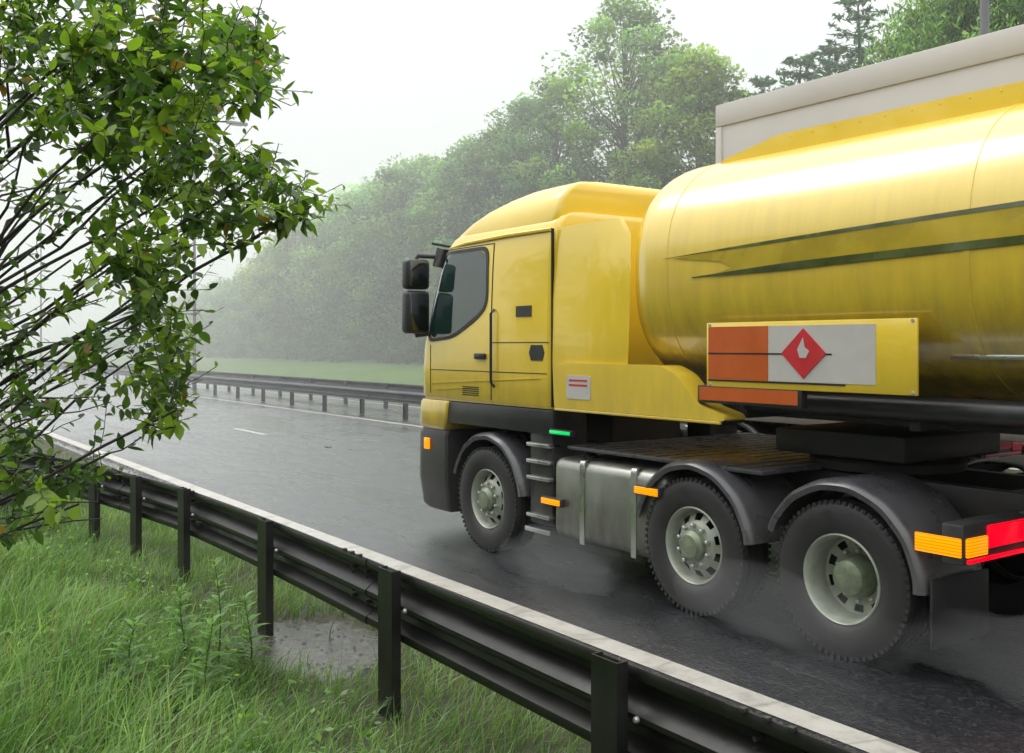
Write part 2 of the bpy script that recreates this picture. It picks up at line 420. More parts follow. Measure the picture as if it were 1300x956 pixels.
def bankgrass():
    m, nt, out = new_mat('mown_grass')
    p = N(nt, 'ShaderNodeBsdfPrincipled'); L(nt, p.outputs[0], out.inputs[0])
    geo = N(nt, 'ShaderNodeNewGeometry'); P = geo.outputs['Position']
    n1 = noise_n(nt, P, 0.35, 5, 0.6); n2 = noise_n(nt, P, 9, 6, 0.7)
    c = ramp(nt, n1.outputs[0], [(0.3, (0.105, 0.185, 0.045)), (0.55, (0.13, 0.22, 0.05)), (0.75, (0.165, 0.235, 0.066))])
    mu = N(nt, 'ShaderNodeMix', data_type='RGBA', blend_type='MULTIPLY'); mu.inputs[0].default_value = 0.7
    r2 = ramp(nt, n2.outputs[0], [(0.3, (0.55, 0.6, 0.5)), (0.7, (1.3, 1.25, 1.2))])
    L(nt, c.outputs[0], mu.inputs[6]); L(nt, r2.outputs[0], mu.inputs[7]); L(nt, mu.outputs[2], p.inputs['Base Color'])
    p.inputs['Roughness'].default_value = 0.7
    p.inputs['Specular IOR Level'].default_value = 0.2
    b = N(nt, 'ShaderNodeBump'); b.inputs['Strength'].default_value = 0.8; b.inputs['Distance'].default_value = 0.08
    L(nt, n2.outputs[0], b.inputs['Height']); L(nt, b.outputs[0], p.inputs['Normal'])
    return m
M['bank'] = bankgrass()

def bank_z(x, y):
    if x < 23.7: return 0.0
    d = x - 23.7
    z = 1.0 * (1 - math.exp(-d / 6.0)) * min(d / 3, 1) + max(0, d - 12) * 0.03
    return z + 0.12 * noise.noise((x * 0.2, y * 0.08, 0)) * min(d / 4, 1)

def verge_z(x, y):
    if x > 3.6: return 0.0
    s = min((3.6 - x) / 1.0, 1.0)
    return s * (0.02 + 0.07 * noise.noise((x * 0.7, y * 0.7, 3.1)) + 0.05 * noise.noise((x * 2.1, y * 2.1, 7.0)) * (0.3 if (abs(x - PUD[0]) < 0.8 and abs(y - PUD[1]) < 1) else 1)) \
        + (max(0, 1.2 - x) * 0.02 if x < 1.2 else 0)

tag(sheet('ground', -600, 900, -300, 1600, M['bank'], 1, 1, lambda x, y: -0.35), kind='structure')
sheet('grass_verge', -40, 3.98, -12, 80, M['soil'], zf=verge_z, xs=np.concatenate([np.linspace(-40, -4, 19), np.linspace(-3.8, 3.98, 60)]), ys=np.concatenate([np.linspace(-12, 20, 160), np.linspace(21, 80, 40)]))
sheet('carriageway', 3.98, 12.35, -40, 700, M['asphalt'], 1, 1)
sheet('central_reservation', 12.35, 15.5, -40, 700, M['reserve'], 1, 1, lambda x, y: 0.0)
sheet('far_carriageway', 15.5, 23.7, -40, 700, M['asphalt_far'], 1, 1)
sheet('grass_bank', 23.7, 260, -40, 700, M['bank'], zf=bank_z, xs=np.concatenate([np.linspace(23.7, 50, 40), np.linspace(52, 260, 12)]), ys=np.linspace(-40, 700, 150))

# painted lines -----------------------------------------------------
def strips(name, rects, z=0.004):
    v = []; f = []
    for (x0, x1, y0, y1) in rects:
        k = len(v); n = max(1, int((y1 - y0) / 6))
        o = len(v); v += [(x0, y0, z), (x1, y0, z), (x1, y1, z), (x0, y1, z)]; f += [o, o + 1, o + 2, o + 3]
    return tag(quick_mesh(name, np.array(v), np.array(f), 4, M['line']), kind='structure')
strips('edge_line_marking', [(4.23, 4.43, -20, 400)])
strips('median_line_marking', [(12.05, 12.25, -20, 400)])
strips('lane_line_marking', [(8.15, 8.29, 21.3 + 9 * k, 23.3 + 9 * k) for k in range(-5, 30)])
strips('far_line_marking', [(15.75, 15.9, -20, 400), (23.1, 23.3, -20, 400)] + [(19.4, 19.54, 3 + 9 * k, 5 + 9 * k) for k in range(-3, 30)])

# broken tar and grit along the inner side of the edge line
gv = []; gf = []
for i in range(2600):
    y = random.uniform(0.5, 26) ; x = 4.21 - abs(random.gauss(0, 0.055)) - 0.012
    if random.random() < 0.3: x = random.uniform(3.7, 4.2)
    s = random.uniform(0.006, 0.022) * (1.6 if random.random() < 0.06 else 1)
    o = len(gv)
    for dx, dy, dz in ((-1, -1, 0), (1, -.8, 0), (.9, 1, 0), (-.8, 1, 0), (random.uniform(-.3, .3), random.uniform(-.3, .3), random.uniform(.5, 1.0))):
        gv.append((x + dx * s * random.uniform(.7, 1.2), y + dy * s * random.uniform(.7, 1.4), max(0, dz * s)))
    gf += [o, o + 1, o + 4, o + 1, o + 2, o + 4, o + 2, o + 3, o + 4, o + 3, o, o + 4]
tag(quick_mesh('road_grit', np.array(gv), np.array(gf), 3, M['stone']), 'dark grit and broken tar along the inner side of the pale edge line', 'grit', kind='stuff')

# reflecting road studs
def road_stud(y, label):
    r = empty('road_stud', (8.22, y, 0)); tag(r, label, 'road stud', 'reflecting studs on the lane line')
    b = MB(); b.box(-.05, .05, -.065, .065, 0.0, 0.02, .008); b.build('housing', M['galv'], r)
    b = MB(); b.box(-.03, .03, -.069, -.0655, 0.006, 0.016); b.build('reflector', M['white_plate'], r)
for y, lb in ((18.0, 'small reflecting stud on the wet road before the first white dash'), (27.0, 'small reflecting stud on the wet road beyond the first white dash')):
    road_stud(y, lb)

# ================================================================= BARRIERS
def wprofile(ztop):
    """corrugated beam section, 2-D (x towards traffic, z)"""
    z = ztop
    return [(0.010, z - 0.0), (0.0, z - 0.02), (0.005, z - 0.045), (0.075, z - 0.085), (0.082, z - 0.115), (0.03, z - 0.150), (0.0, z - 0.175), (0.0, z - 0.195),
            (0.03, z - 0.220), (0.082, z - 0.255), (0.075, z - 0.285), (0.005, z - 0.325), (0.0, z - 0.35), (0.010, z - 0.37)]

def beam_segment(path, ztop, side=1, thick=0.005, off=0.0):
    """beam along a path of (x, y); side=+1 bulges to +x"""
    prof = wprofile(ztop)
    b = MB(); rings = []
    outer = [(p[0] + off, p[1]) for p in prof]; inner = [(p[0] + off + thick, p[1]) for p in reversed(prof)]
    sec = outer + inner
    for i, (x, y) in enumerate(path):
        x2, y2 = path[min(i + 1, len(path) - 1)]; x1, y1 = path[max(i - 1, 0)]
        d = Vector((x2 - x1, y2 - y1, 0)).normalized(); nrm = Vector((d.y, -d.x, 0)) * side
        rings.append([(x + nrm.x * s, y + nrm.y * s, z) for s, z in sec])
    b.loft(rings)
    return b

def interp(path, s):
    acc = 0
    for (a, b) in zip(path[:-1], path[1:]):
        l = math.dist(a, b)
        if acc + l >= s: 
            t = (s - acc) / l
            return (a[0] + (b[0] - a[0]) * t, a[1] + (b[1] - a[1]) * t)
        acc += l
    return path[-1]
def plen(path): return sum(math.dist(a, b) for a, b in zip(path[:-1], path[1:]))

def c_post(b, x, y, z0, z1, ang, w=0.15, d=0.055, t=0.006, bow=0.0):
    """channel post : web faces the verge"""
    R = Matrix.Rotation(ang, 3, 'Z')
    sec = [(-d, -w / 2), (-d, w / 2), (0, w / 2), (0, w / 2 - t), (-d + t, w / 2 - t), (-d + t, -w / 2 + t), (0, -w / 2 + t), (0, -w / 2)]
    b2 = MB(); b2.prism(sec, 'z', z0, z1)
    b.add([R @ Vector((v[0], v[1], 0)) + Vector((x, y, v[2])) for v in b2.v], b2.f)

# near barrier (we look at its back)
near = empty('crash_barrier', (2.5, 4.0, 0)); tag(near, 'black wet corrugated crash barrier on channel posts along the grass verge', 'barrier')
NP = [(2.50, -2.6), (2.50, -0.8), (2.49, 1.05), (2.49, 2.88), (2.52, 4.70), (2.55, 6.55), (2.52, 8.29), (2.42, 9.40), (2.29, 10.45), (2.08, 11.6), (1.80, 12.8), (1.45, 14.0)]
def smooth_path(P, n=10):
    out = []
    for i in range(len(P) - 1):
        p0, p1, p2, p3 = P[max(i - 1, 0)], P[i], P[i + 1], P[min(i + 2, len(P) - 1)]
        for k in range(n):
            t = k / n
            out.append(tuple(0.5 * ((2 * p1[j]) + (-p0[j] + p2[j]) * t + (2 * p0[j] - 5 * p1[j] + 4 * p2[j] - p3[j]) * t * t + (-p0[j] + 3 * p1[j] - 3 * p2[j] + p3[j]) * t ** 3) for j in (0, 1)))
    out.append(P[-1]); return out
npath = [(x + 0.012, y) for x, y in smooth_path(NP)]
cuts = [0, 25, 42, 59, 75, 90, len(npath) - 1]
tops = 0.795
for i in range(len(cuts) - 1):
    seg = npath[cuts[i]:min(cuts[i + 1] + 3, len(npath))]
    bm_ = beam_segment(seg, tops, 1, 0.005, 0.0055 * (i % 2))
    o = bm_.build('beam', M['barrier'], near); o.location = (-2.5, -4.0, 0)
for i, (x, y) in enumerate(NP):
    x2, y2 = NP[min(i + 1, len(NP) - 1)]; x1, y1 = NP[max(i - 1, 0)]
    ang = math.atan2(-(x2 - x1), (y2 - y1))
    b = MB(); c_post(b, x + 0.004, y, -0.3, 0.812 + 0.008 * math.sin(i * 2.3), ang + 0.03 * math.sin(i * 5.1))
    o = b.build('post', M['post'], near, smooth=False); o.location = (-2.5, -4.0, 0)
    b = MB()
    for dy, dz in ((0.11, 0.61), (-0.12, 0.61)):
        px_, py_ = x + dy * -math.sin(ang), y + dy * math.cos(ang)
        b.lathe([(-0.012, 0.0), (-0.012, 0.009), (-0.006, 0.013), (0.004, 0.013)], (px_ + 0.008, py_, dz), 'x', 10)  # pale heads stand in for light showing through holes in the beam
    for o in b.split('bolt_and_hole_light', M['bolt_and_hole_light'], near): o.location = (-2.5, -4.0, 0)
# splice bolts where two beam lengths lap
for c in cuts[1:-1]:
    x, y = npath[c + 1]
    b = MB()
    for dz in (-0.10, -0.135, -0.235, -0.27):
        for dy in (-0.09, 0.09):
            b.lathe([(-0.014, 0.0), (-0.014, 0.010), (0.02, 0.012)], (x + 0.062, y + dy, tops + dz), 'x', 8)
    for dy in (-0.1, 0.0, 0.1):
        b.box(x - 0.006, x + 0.02, y + dy - .012, y + dy + .012, tops - 0.004, tops + 0.012, .003)
    for o in b.split('splice_bolt', M['chassis'], near): o.location = (-2.5, -4.0, 0)

# median barriers
def median(x, side, label, y0, y1, step, phase):
    r = empty('crash_barrier', (x, 30, 0)); tag(r, label, 'barrier')
    path = [(x, y0 + 4.0 * k) for k in range(int((y1 - y0) / 4) + 1)]
    k = 0
    for i in range(0, len(path) - 1, 2):
        seg = path[i:i + 3]
        if len(seg) < 2: break
        seg = [seg[0]] + seg[1:-1] + [(seg[-1][0], seg[-1][1] + 0.3)]
        o = beam_segment(seg, 0.80, side, 0.006, 0.007 * (k % 2)).build('beam', M['galv'], r); o.location = (-x, -30, 0); k += 1
    y = y0 + phase
    while y < y1:
        b = MB(); c_post(b, x - 0.004 * side, y, -0.2, 0.79, 0 if side > 0 else PI, w=0.12, d=0.10)
        o = b.build('post', M['galvpost'], r, smooth=False); o.location = (-x, -30, 0)
        y += step
    return r
median(13.0, -1, 'grey steel barrier with wide posts on the nearer side of the central reservation', -8, 120, 2.6, 0.45)
median(14.8, 1, 'grey steel barrier on the opposite traffic side of the central reservation', -8, 120, 2.9, 1.2)

# ================================================================= LAMP POSTS
def lamp_post(X, Y, H, label, arms=(-1, 1), arm_dir=(1, 0), rise=0.15):
    r = empty('lamp_post', (X, Y, bank_z(X, Y) if X > 23.7 else 0)); tag(r, label, 'lamp post', 'street lamps')
    b = MB(); b.tube([(0, 0, 0), (0, 0, 1.2), (0, 0, 1.25), (0, 0, H)], [0.095, 0.095, 0.075, 0.05], 14); b.build('pole', M['pole'], r)
    b = MB(); b.box(-.11, .11, -.11, .11, 0, 0.05, .01); b.build('base_plate', M['pole'], r)
    for s in arms:
        d = Vector((arm_dir[0] * s, arm_dir[1] * s, 0))
        b = MB(); b.tube([Vector((0, 0, H - .25)), Vector((0, 0, H - 0.05)) + d * .15, Vector((0, 0, H + rise * .6)) + d * .7, Vector((0, 0, H + rise)) + d * 1.5], [.035, .034, .03, .028], 8); b.build('arm', M['pole'], r)
        c = d * 1.95 + Vector((0, 0, H + rise))
        ang = math.atan2(d.y, d.x)
        b = MB(); b.box(-.48, .48, -.14, .14, -.07, .08, .05, 3)
        R = Matrix.Rotation(ang, 4, 'Z')
        h = MB(); h.add([(R @ Vector(v)) + c for v in b.v], b.f); h.build('lamp_head', M['lamp_head'], r)
        b = MB(); b.box(-.30, .22, -.11, .11, -.10, -.065, .02, 2)
        h = MB(); h.add([(R @ Vector(v)) + c for v in b.v], b.f); h.build('lamp_lens', M['lens'], r)
    return r
lamp_post(13.9, 44.6, 12.0, 'tall double armed lamp post on the central reservation beside the leafy shrub')
lamp_post(13.9, 7.9, 12.0, 'thick grey lamp post rising behind the pale box trailer')
lamp_post(13.9, 81.5, 12.0, 'second double armed lamp post far along the central reservation, veiled by the shrub')
fz = 110.0; fp = at(279.5, 440, fz)
lamp_post(fp.x, fp.y, 8.6, 'faint thin lamp post in the mist before the low far trees', arms=(-1,), arm_dir=(CT, -ST), rise=0.2)

# ================================================================= LORRY PARTS
def rrect(y_f, y_b, hw, rf, rb, n=7):
    """rounded rectangle outline in plan: y_f front, y_b back, half width hw"""
    pts = []
    for (cx, cy, a0, r) in ((hw - rf, y_f - rf, 0, rf), (-hw + rf, y_f - rf, PI / 2, rf), (-hw + rb, y_b + rb, PI, rb), (hw - rb, y_b + rb, 3 * PI / 2, rb)):
        for i in range(n):
            a = a0 + PI / 2 * i / (n - 1)
            pts.append((cx + r * math.cos(a), cy + r * math.sin(a)))
    return pts

# cab slices: z, front y, half width, front radius
CAB = [(1.43, 1.33, 1.232, .22), (1.47, 1.36, 1.25, .22), (1.75, 1.38, 1.25, .24), (2.0, 1.36, 1.25, .26), (2.12, 1.32, 1.25, .28), (2.4, 1.24, 1.243, .32), (2.75, 1.12, 1.228, .34),
       (2.98, 1.02, 1.212, .36), (3.08, .94, 1.19, .38), (3.15, .82, 1.14, .40), (3.19, .62, 1.05, .42), (3.205, .3, .85, .4)]
CABB = -1.05
def cab_at(z):
    for a, b in zip(CAB[:-1], CAB[1:]):
        if a[0] <= z <= b[0]:
            t = (z - a[0]) / (b[0] - a[0]); return tuple(a[i] + (b[i] - a[i]) * t for i in range(4))
    return CAB[0] if z < CAB[0][0] else CAB[-1]

def cab_x(y, z):
    zz, yf, hw, rf = cab_at(z); d = y - (yf - rf)
    return hw if d <= 0 else hw - rf + math.sqrt(max(rf * rf - d * d, 0))

def side_patch(b, poly, out=0.004, n=1, side=-1, thick=0.012):
    """convex polygon in (y, z) laid on the cab side, standing `out` proud of it; scan rows follow the tumblehome and the rounded front"""
    z0 = min(p[1] for p in poly); z1 = max(p[1] for p in poly)
    y0 = min(p[0] for p in poly); y1 = max(p[0] for p in poly)
    zs = set(np.linspace(z0, z1, max(2, int((z1 - z0) / .05) + 1))) | {c[0] for c in CAB if z0 < c[0] < z1}
    ny = max(1, int((y1 - y0) / .06))
    rows = []
    for z in sorted(zs):
        zz = min(max(z, z0 + 1e-5), z1 - 1e-5); xs = []
        for (a, c) in zip(poly, poly[1:] + poly[:1]):
            if (a[1] <= zz) != (c[1] <= zz): xs.append(a[0] + (c[0] - a[0]) * (zz - a[1]) / (c[1] - a[1]))
        ya, yb = min(xs), max(xs)
        rows.append([(ya + (yb - ya) * k / ny, z) for k in range(ny + 1)])
    m = ny + 1
    v = [(side * (cab_x(y, z) + out), y, z) for r in rows for y, z in r]
    f = [[i * m + k, i * m + k + 1, (i + 1) * m + k + 1, (i + 1) * m + k] for i in range(len(rows) - 1) for k in range(ny)]
    rim = [k for k in range(m)] + [i * m + ny for i in range(1, len(rows))] + [(len(rows) - 1) * m + k for k in range(ny - 1, -1, -1)] + [i * m for i in range(len(rows) - 2, 0, -1)]
    o = len(v)
    for i in rim: v.append((v[i][0] - side * thick, v[i][1], v[i][2]))
    q = len(rim)
    f += [[rim[i], rim[(i + 1) % q], o + (i + 1) % q, o + i] for i in range(q)]
    b.add(v, f)

def ring_patch(b, poly, grow, out, side=-1, thick=0.012):
    """frame around a polygon"""
    cy = sum(p[0] for p in poly) / len(poly); cz = sum(p[1] for p in poly) / len(poly)
    big = [(cy + (y - cy) * (1 + grow / max(abs(y - cy), .3)), cz + (z - cz) * (1 + grow / max(abs(z - cz), .3))) for y, z in poly]
    def P(y, z, o):
        zz, yf, hw, rf = cab_at(z); x = hw; d = y - (yf - rf)
        if d > 0: x = hw - rf + math.sqrt(max(rf * rf - d * d, 0))
        return (side * (x + o), y, z)
    n_ = len(poly)
    v = [P(y, z, out) for y, z in big] + [P(y, z, out) for y, z in poly] + [P(y, z, out - thick) for y, z in big] + [P(y, z, out - thick) for y, z in poly]
    f = []
    for i in range(n_):
        j = (i + 1) % n_
        f += [[i, j, n_ + j, n_ + i], [i, 2 * n_ + i, 2 * n_ + j, j], [n_ + i, n_ + j, 3 * n_ + j, 3 * n_ + i]]
    b.add(v, f)

def round_poly(poly, r, n=5):
    out = []
    m = len(poly)
    for i in range(m):
        p = Vector(poly[i]); a = Vector(poly[i - 1]); c = Vector(poly[(i + 1) % m])
        da = (a - p); dc = (c - p)
        ra = min(r, da.length * .45); rc = min(r, dc.length * .45)
        p0 = p + da.normalized() * ra; p2 = p + dc.normalized() * rc
        for k in range(n):
            t = k / (n - 1)
            q = p0 * (1 - t) ** 2 + p * 2 * t * (1 - t) + p2 * t * t
            out.append((q.x, q.y))
    return out

def dense(poly, step=0.12):
    out = []
    for a, b in zip(poly, poly[1:] + poly[:1]):
        n = max(1, int(math.dist(a, b) / step))
        for k in range(n):
            t = k / n; out.append((a[0] + (b[0] - a[0]) * t, a[1] + (b[1] - a[1]) * t))
    return out

def tyre_prof(r=0.505, w=0.30):
    h = w / 2
    half = [(h * .80, .285), (h * .96, .31), (h * 1.04, .37), (h * 1.03, .43), (h * .97, r - .035), (h * .90, r - .012), (h * .80, r), (h * .52, r), (h * .50, r - .012), (h * .44, r - .012), (h * .42, r), (h * .10, r), (h * .08, r - .012)]
    return [(-a, q) for a, q in half] + [(a, q) for a, q in reversed(half)]

def make_wheel(parent, x, y, kind, far=False, name='wheel'):
    """wheel = rim disc mesh with children tyre and hub; outward is -x"""
    sg = 1 if not far else -1
    b = MB(); seg = 80
    skip = lambda i, k: i == hole_row and (k % 8) in (2, 3, 4, 5)
    if kind == 'front':
        prof = [(0.12, .288), (-0.128, .292), (-0.135, .282), (-0.12, .268), (-0.06, .262), (-0.040, .252), (-0.050, .236), (-0.085, .188), (-0.100, .170), (-0.112, .145), (-0.112, .10)]
    else:
        prof = [(0.12, .288), (-0.128, .292), (-0.135, .282), (-0.12, .268), (-0.02, .258), (0.055, .252), (0.060, .236), (0.070, .190), (0.075, .172), (0.078, .155), (0.078, .12)]
    hole_row = 6
    b.lathe(prof, (0, 0, 0), 'x', seg, skip)
    w = b.build(name, M['rim'], parent, recalc=False, angle=40)
    w.location = (x, y, 0.505); 
    if far: w.rotation_euler = (0, 0, PI)
    t = MB(); t.lathe(tyre_prof(), (0, 0, 0), 'x', 64)
    # tread blocks hinted by shallow cross ribs on the shoulder
    for k in range(64):
        a = 2 * PI * k / 64
        for s in (-1, 1):
            c = Vector((s * .137, .492 * math.cos(a), .492 * math.sin(a)))
            q = MB(); q.box(-.010, .010, -.012, .012, -.014, .014)
            R = Matrix.Rotation(a - PI / 2, 3, 'X')
            t.add([R @ Vector(v) + c for v in q.v], q.f)
    t.build('tyre', M['rubber'], w, angle=50)
    h = MB()
    if kind == 'front':
        h.lathe([(-.108, .12), (-.15, .115), (-.165, .10), (-.18, .085), (-.185, .0)], (0, 0, 0), 'x', 32)
        nr, nx_ = .150, -.112
    else:
        h.lathe([(.078, .14), (-.02, .125), (-.06, .11), (-.075, .085), (-.08, .0)], (0, 0, 0), 'x', 32)
        nr, nx_ = .165, .074
    h.build('hub', M['hub'], w)
    if parent.name == 'tanker_lorry' and not far and y > -5:
        nb = MB()
        for k in range(10):
            a = 2 * PI * (k + .5) / 10
            nb.lathe([(nx_ + .004, .016), (nx_ - .03, .015), (nx_ - .034, .01), (nx_ - .034, 0)], (0, nr * math.cos(a), nr * math.sin(a)), 'x', 6)
        nb.split('wheel_bolt', M['bolt_and_hole_light'], w)
    d = MB(); d.lathe([(.09, 0.0), (.09, .262), (.13, .27)], (0, 0, 0), 'x', 32); d.build('brake_drum', M['dark'], w)
    return w

def mudguard(parent, x0, x1, cy, r, a0, a1, mat, cz=0.505, lip=True, name='mudguard'):
    b = MB()
    n = 60; rings = []
    for i in range(n):
        a = a0 + (a1 - a0) * i / (n - 1)
        rr = r + 0.002 * math.sin(i * .7)
        c, s = math.cos(a), math.sin(a)
        # section across: outer lip, crown, inner lip
        sec = [(x0, rr - .055), (x0 - .006, rr - .02), (x0 + .02, rr + .008), (x0 + .06, rr + .016), (x1 - .03, rr + .016), (x1, rr), (x1, rr - .012), (x1 - .03, rr), (x0 + .06, rr), (x0 + .03, rr - .006), (x0 + .012, rr - .025), (x0 + .012, rr - .055)]
        rings.append([(xx, cy + q * c, cz + q * s) for xx, q in sec])
    b.loft(rings)
    return b.build(name, mat, parent, angle=50)

def marker(parent, x, y0, y1, z, h, mat, name='marker_lamp'):
    b = MB(); b.box(x - .03, x + .02, y0 - .015, y1 + .015, z - h / 2 - .012, z + h / 2 + .012, .008)
    base = b.build(name, M['plastic'], parent)
    b = MB(); b.box(x - .042, x - .026, y0, y1, z - h / 2, z + h / 2, .005); b.build('lamp_lens', mat, base)
    return base

def build_tractor(root, paint, deco=True):
    W = 1.25
    # ---- cab shell
    b = MB(); rings = []
    for z, yf, hw, rf in CAB:
        rings.append([(p[0], p[1], z) for p in rrect(yf, CABB, hw, rf, .08)])
    b.loft(rings); b.build('cab', paint, root, angle=45)
    # ---- roof deflector
    b = MB(); rings = []
    for z, yf, yb, hw, rf in ((3.06, .97, -1.0, 1.17, .42), (3.13, .90, -1.02, 1.17, .45), (3.22, .74, -1.03, 1.155, .48), (3.31, .50, -1.04, 1.125, .5), (3.39, .20, -1.05, 1.07, .5), (3.445, -.10, -1.05, 1.00, .45), (3.48, -.36, -1.04, .90, .30), (3.495, -.6, -1.02, .74, .2)):
        rings.append([(p[0], p[1], z) for p in rrect(yf, yb, hw, min(rf, (yf - yb) * .45), .06)])
    b.loft(rings); b.build('roof_deflector', paint, root, angle=50)
    b = MB(); side = []
    for s in (-1, 1):
        b.tube([(s * 1.215, -1.0, 3.03), (s * 1.218, -.3, 3.035), (s * 1.212, .4, 3.02), (s * 1.19, .74, 2.995)], .018, 6)
    b.split('roof_gutter', paint, root)
    # ---- glazing
    win = round_poly([(.02, 2.93), (.88, 2.93), (1.03, 2.50), (1.08, 2.06), (.60, 2.10), (.14, 2.30), (.0, 2.40)], .12)
    win = dense(win, .1)
    for s in (-1, 1):
        b = MB(); ring_patch(b, win, .035, .009, s, .02); fr = b.build('window_frame', M['plastic'], root, angle=60)
        b = MB(); side_patch(b, win, .005, side=s, thick=.015); b.build('window_pane', M['glass'], fr, angle=60)
    ws = MB(); rows = []
    for z in np.linspace(2.14, 2.98, 10):
        zz, yf, hw, rf = cab_at(z)
        pts = [p for p in rrect(yf + .006, CABB, hw + .006, rf, .08)[:14]]
        pts = pts[3:11]
        rows.append([(p[0], p[1], z) for p in pts])
    nn = len(rows[0])
    ws.add([p for r in rows for p in r], [[i * nn + k, i * nn + k + 1, (i + 1) * nn + k + 1, (i + 1) * nn + k] for i in range(9) for k in range(nn - 1)])
    ws.build('windscreen', M['glass'], root, recalc=False)
    # ---- sun visor
    b = MB(); rings = []
    base = rrect(1.34, -.5, 1.24, .36, .05)[2:12]
    for dz, g in ((3.03, 0.0), (2.84, .10)):
        rings.append([(p[0], p[1] - .16 + g, dz) for p in base])
    r2 = [[(p[0], p[1] + .012, p[2]) for p in r] for r in rings]
    n = len(base)
    b.add(rings[0] + rings[1] + r2[0] + r2[1], [[k, k + 1, n + k + 1, n + k] for k in range(n - 1)] + [[2 * n + k + 1, 2 * n + k, 3 * n + k, 3 * n + k + 1] for k in range(n - 1)] + [[n + k, n + k + 1, 3 * n + k + 1, 3 * n + k] for k in range(n - 1)] + [[k + 1, k, 2 * n + k, 2 * n + k + 1] for k in range(n - 1)])
    b.build('sun_visor', M['visor'], root)
    # ---- doors : seams, handle, mouldings
    for s in (-1, 1):
        b = MB()
        b2 = lambda poly: side_patch(b, poly, .0035, side=s, thick=.01)
        b2([(-.104, 1.47), (-.090, 1.47), (-.090, 2.2), (-.104, 2.2)])
        b2([(-.104, 2.2), (-.090, 2.2), (-.090, 2.98), (-.104, 2.98)])
        b2([(1.05, 1.5), (1.058, 1.5), (1.058, 2.0), (1.05, 2.0)])
        b2([(-.10, 2.975), (.86, 2.975), (.86, 2.983), (-.10, 2.983)])
        b2([(-.98, 1.74), (1.05, 1.74), (1.05, 1.747), (-.98, 1.747)])
        b2([(-1.0, 2.02), (-.10, 2.02), (-.10, 2.027), (-1.0, 2.027)])
        b.split('door_seam', M['dark'], root, smooth=False)
        b = MB(); b.box(s * 1.252, s * 1.285, -.02, .17, 1.86, 1.92, .015); h = b.build('door_handle', M['plastic'], root)
        b = MB(); b.tube([(s * 1.25, -.15, 1.60), (s * 1.29, -.15, 1.64), (s * 1.29, -.15, 2.30), (s * 1.25, -.15, 2.34)], .014, 8); b.build('grab_rail', M['plastic'], root)
        b = MB()   # character moulding under the window
        side_patch(b, [(-.9, 1.70), (1.02, 1.63), (1.02, 1.60), (-.9, 1.66)], .010, side=s, thick=.02)
        side_patch(b, [(.25, 1.58), (.95, 1.55), (.95, 1.535), (.25, 1.565)], .010, side=s, thick=.02)
        b.split('door_moulding', paint, root)
        b = MB()
        for k in range(5):
            side_patch(b, [(.12, 1.50 + k * .02), (.42, 1.50 + k * .02), (.42, 1.509 + k * .02), (.12, 1.509 + k * .02)], .004, side=s, thick=.01)
        b.build('side_vent', M['dark'], root)
        b = MB(); side_patch(b, round_poly([(-.78, 2.36), (-.48, 2.36), (-.48, 2.26), (-.78, 2.26)], .03), .008, side=s, thick=.02); b.build('locker_catch', M['plastic'], root)
        b = MB(); side_patch(b, round_poly([(-.95, 2.0), (-.72, 2.0), (-.72, 1.86), (-.95, 1.86)], .03), .006, side=s, thick=.02); b.build('side_badge', M['plastic'], root)
    # ---- front : lower yellow corner, bumper, grille
    b = MB(); rings = []
    for z, yf, yb, hw in ((1.12, 1.42, .80, 1.235), (1.16, 1.45, .78, 1.255), (1.40, 1.42, .70, 1.255), (1.425, 1.40, .70, 1.24)):
        rings.append([(p[0], p[1], z) for p in rrect(yf, yb, hw, .24, .03)])
    b.loft(rings); b.build('bumper_corner', paint, root, angle=45)
    b = MB(); rings = []
    for z, yf, hw in ((.27, 1.36, 1.19), (.31, 1.42, 1.22), (.6, 1.46, 1.25), (1.05, 1.45, 1.25), (1.115, 1.42, 1.23)):
        rings.append([(p[0], p[1], z) for p in rrect(yf, .74, hw, .24, .03)])
    b.loft(rings); bp = b.build('bumper', M['plastic'], root, angle=45)
    for s in (-1, 1):
        b = MB(); b.box(s * .74, s * 1.12, 1.435, 1.475, .70, .96, .02); hl = b.build('headlamp', M['mirrorglass'], root)
        b = MB(); b.box(s * 1.248, s * 1.275, 1.06, 1.16, .90, 1.02, .015); b.build('indicator', M['amber_lamp'] if deco else M['orange_plate'], root)
    b = MB()
    for k in range(6): b.box(-.85, .85, 1.375, 1.405, 1.50 + k * .085, 1.55 + k * .085, .012)
    b.build('grille', M['plastic'], root)
    # ---- wheel arch, steps
    for s in (-1, 1):
        far = s > 0
        x0, x1 = (-1.25, -.80) if s < 0 else (1.25, .80)
        if s < 0: mudguard(root, -1.262, -.82, 0, .62, math.radians(18), math.radians(172), M['guard'], .52)
        else:
            m_ = mudguard(root, -1.262, -.82, 0, .62, math.radians(8), math.radians(162), M['guard'], .52); m_.rotation_euler = (0, 0, PI)
        b = MB()
        b.box(min(s * 1.20, s * .80), max(s * 1.20, s * .80), -1.0, -.66, .38, 1.42, .02)
        b.box(min(s * 1.235, s * .9), max(s * 1.235, s * .9), -1.05, .74, 1.20, 1.425, .02)
        st = b.build('step_panel', M['plastic'], root)
        b = MB()
        for z in (.44, .78, 1.08): b.box(min(s * 1.245, s * 1.10), max(s * 1.245, s * 1.10), -1.0, -.66, z, z + .035, .008)
        b.split('step', M['alu'], st)
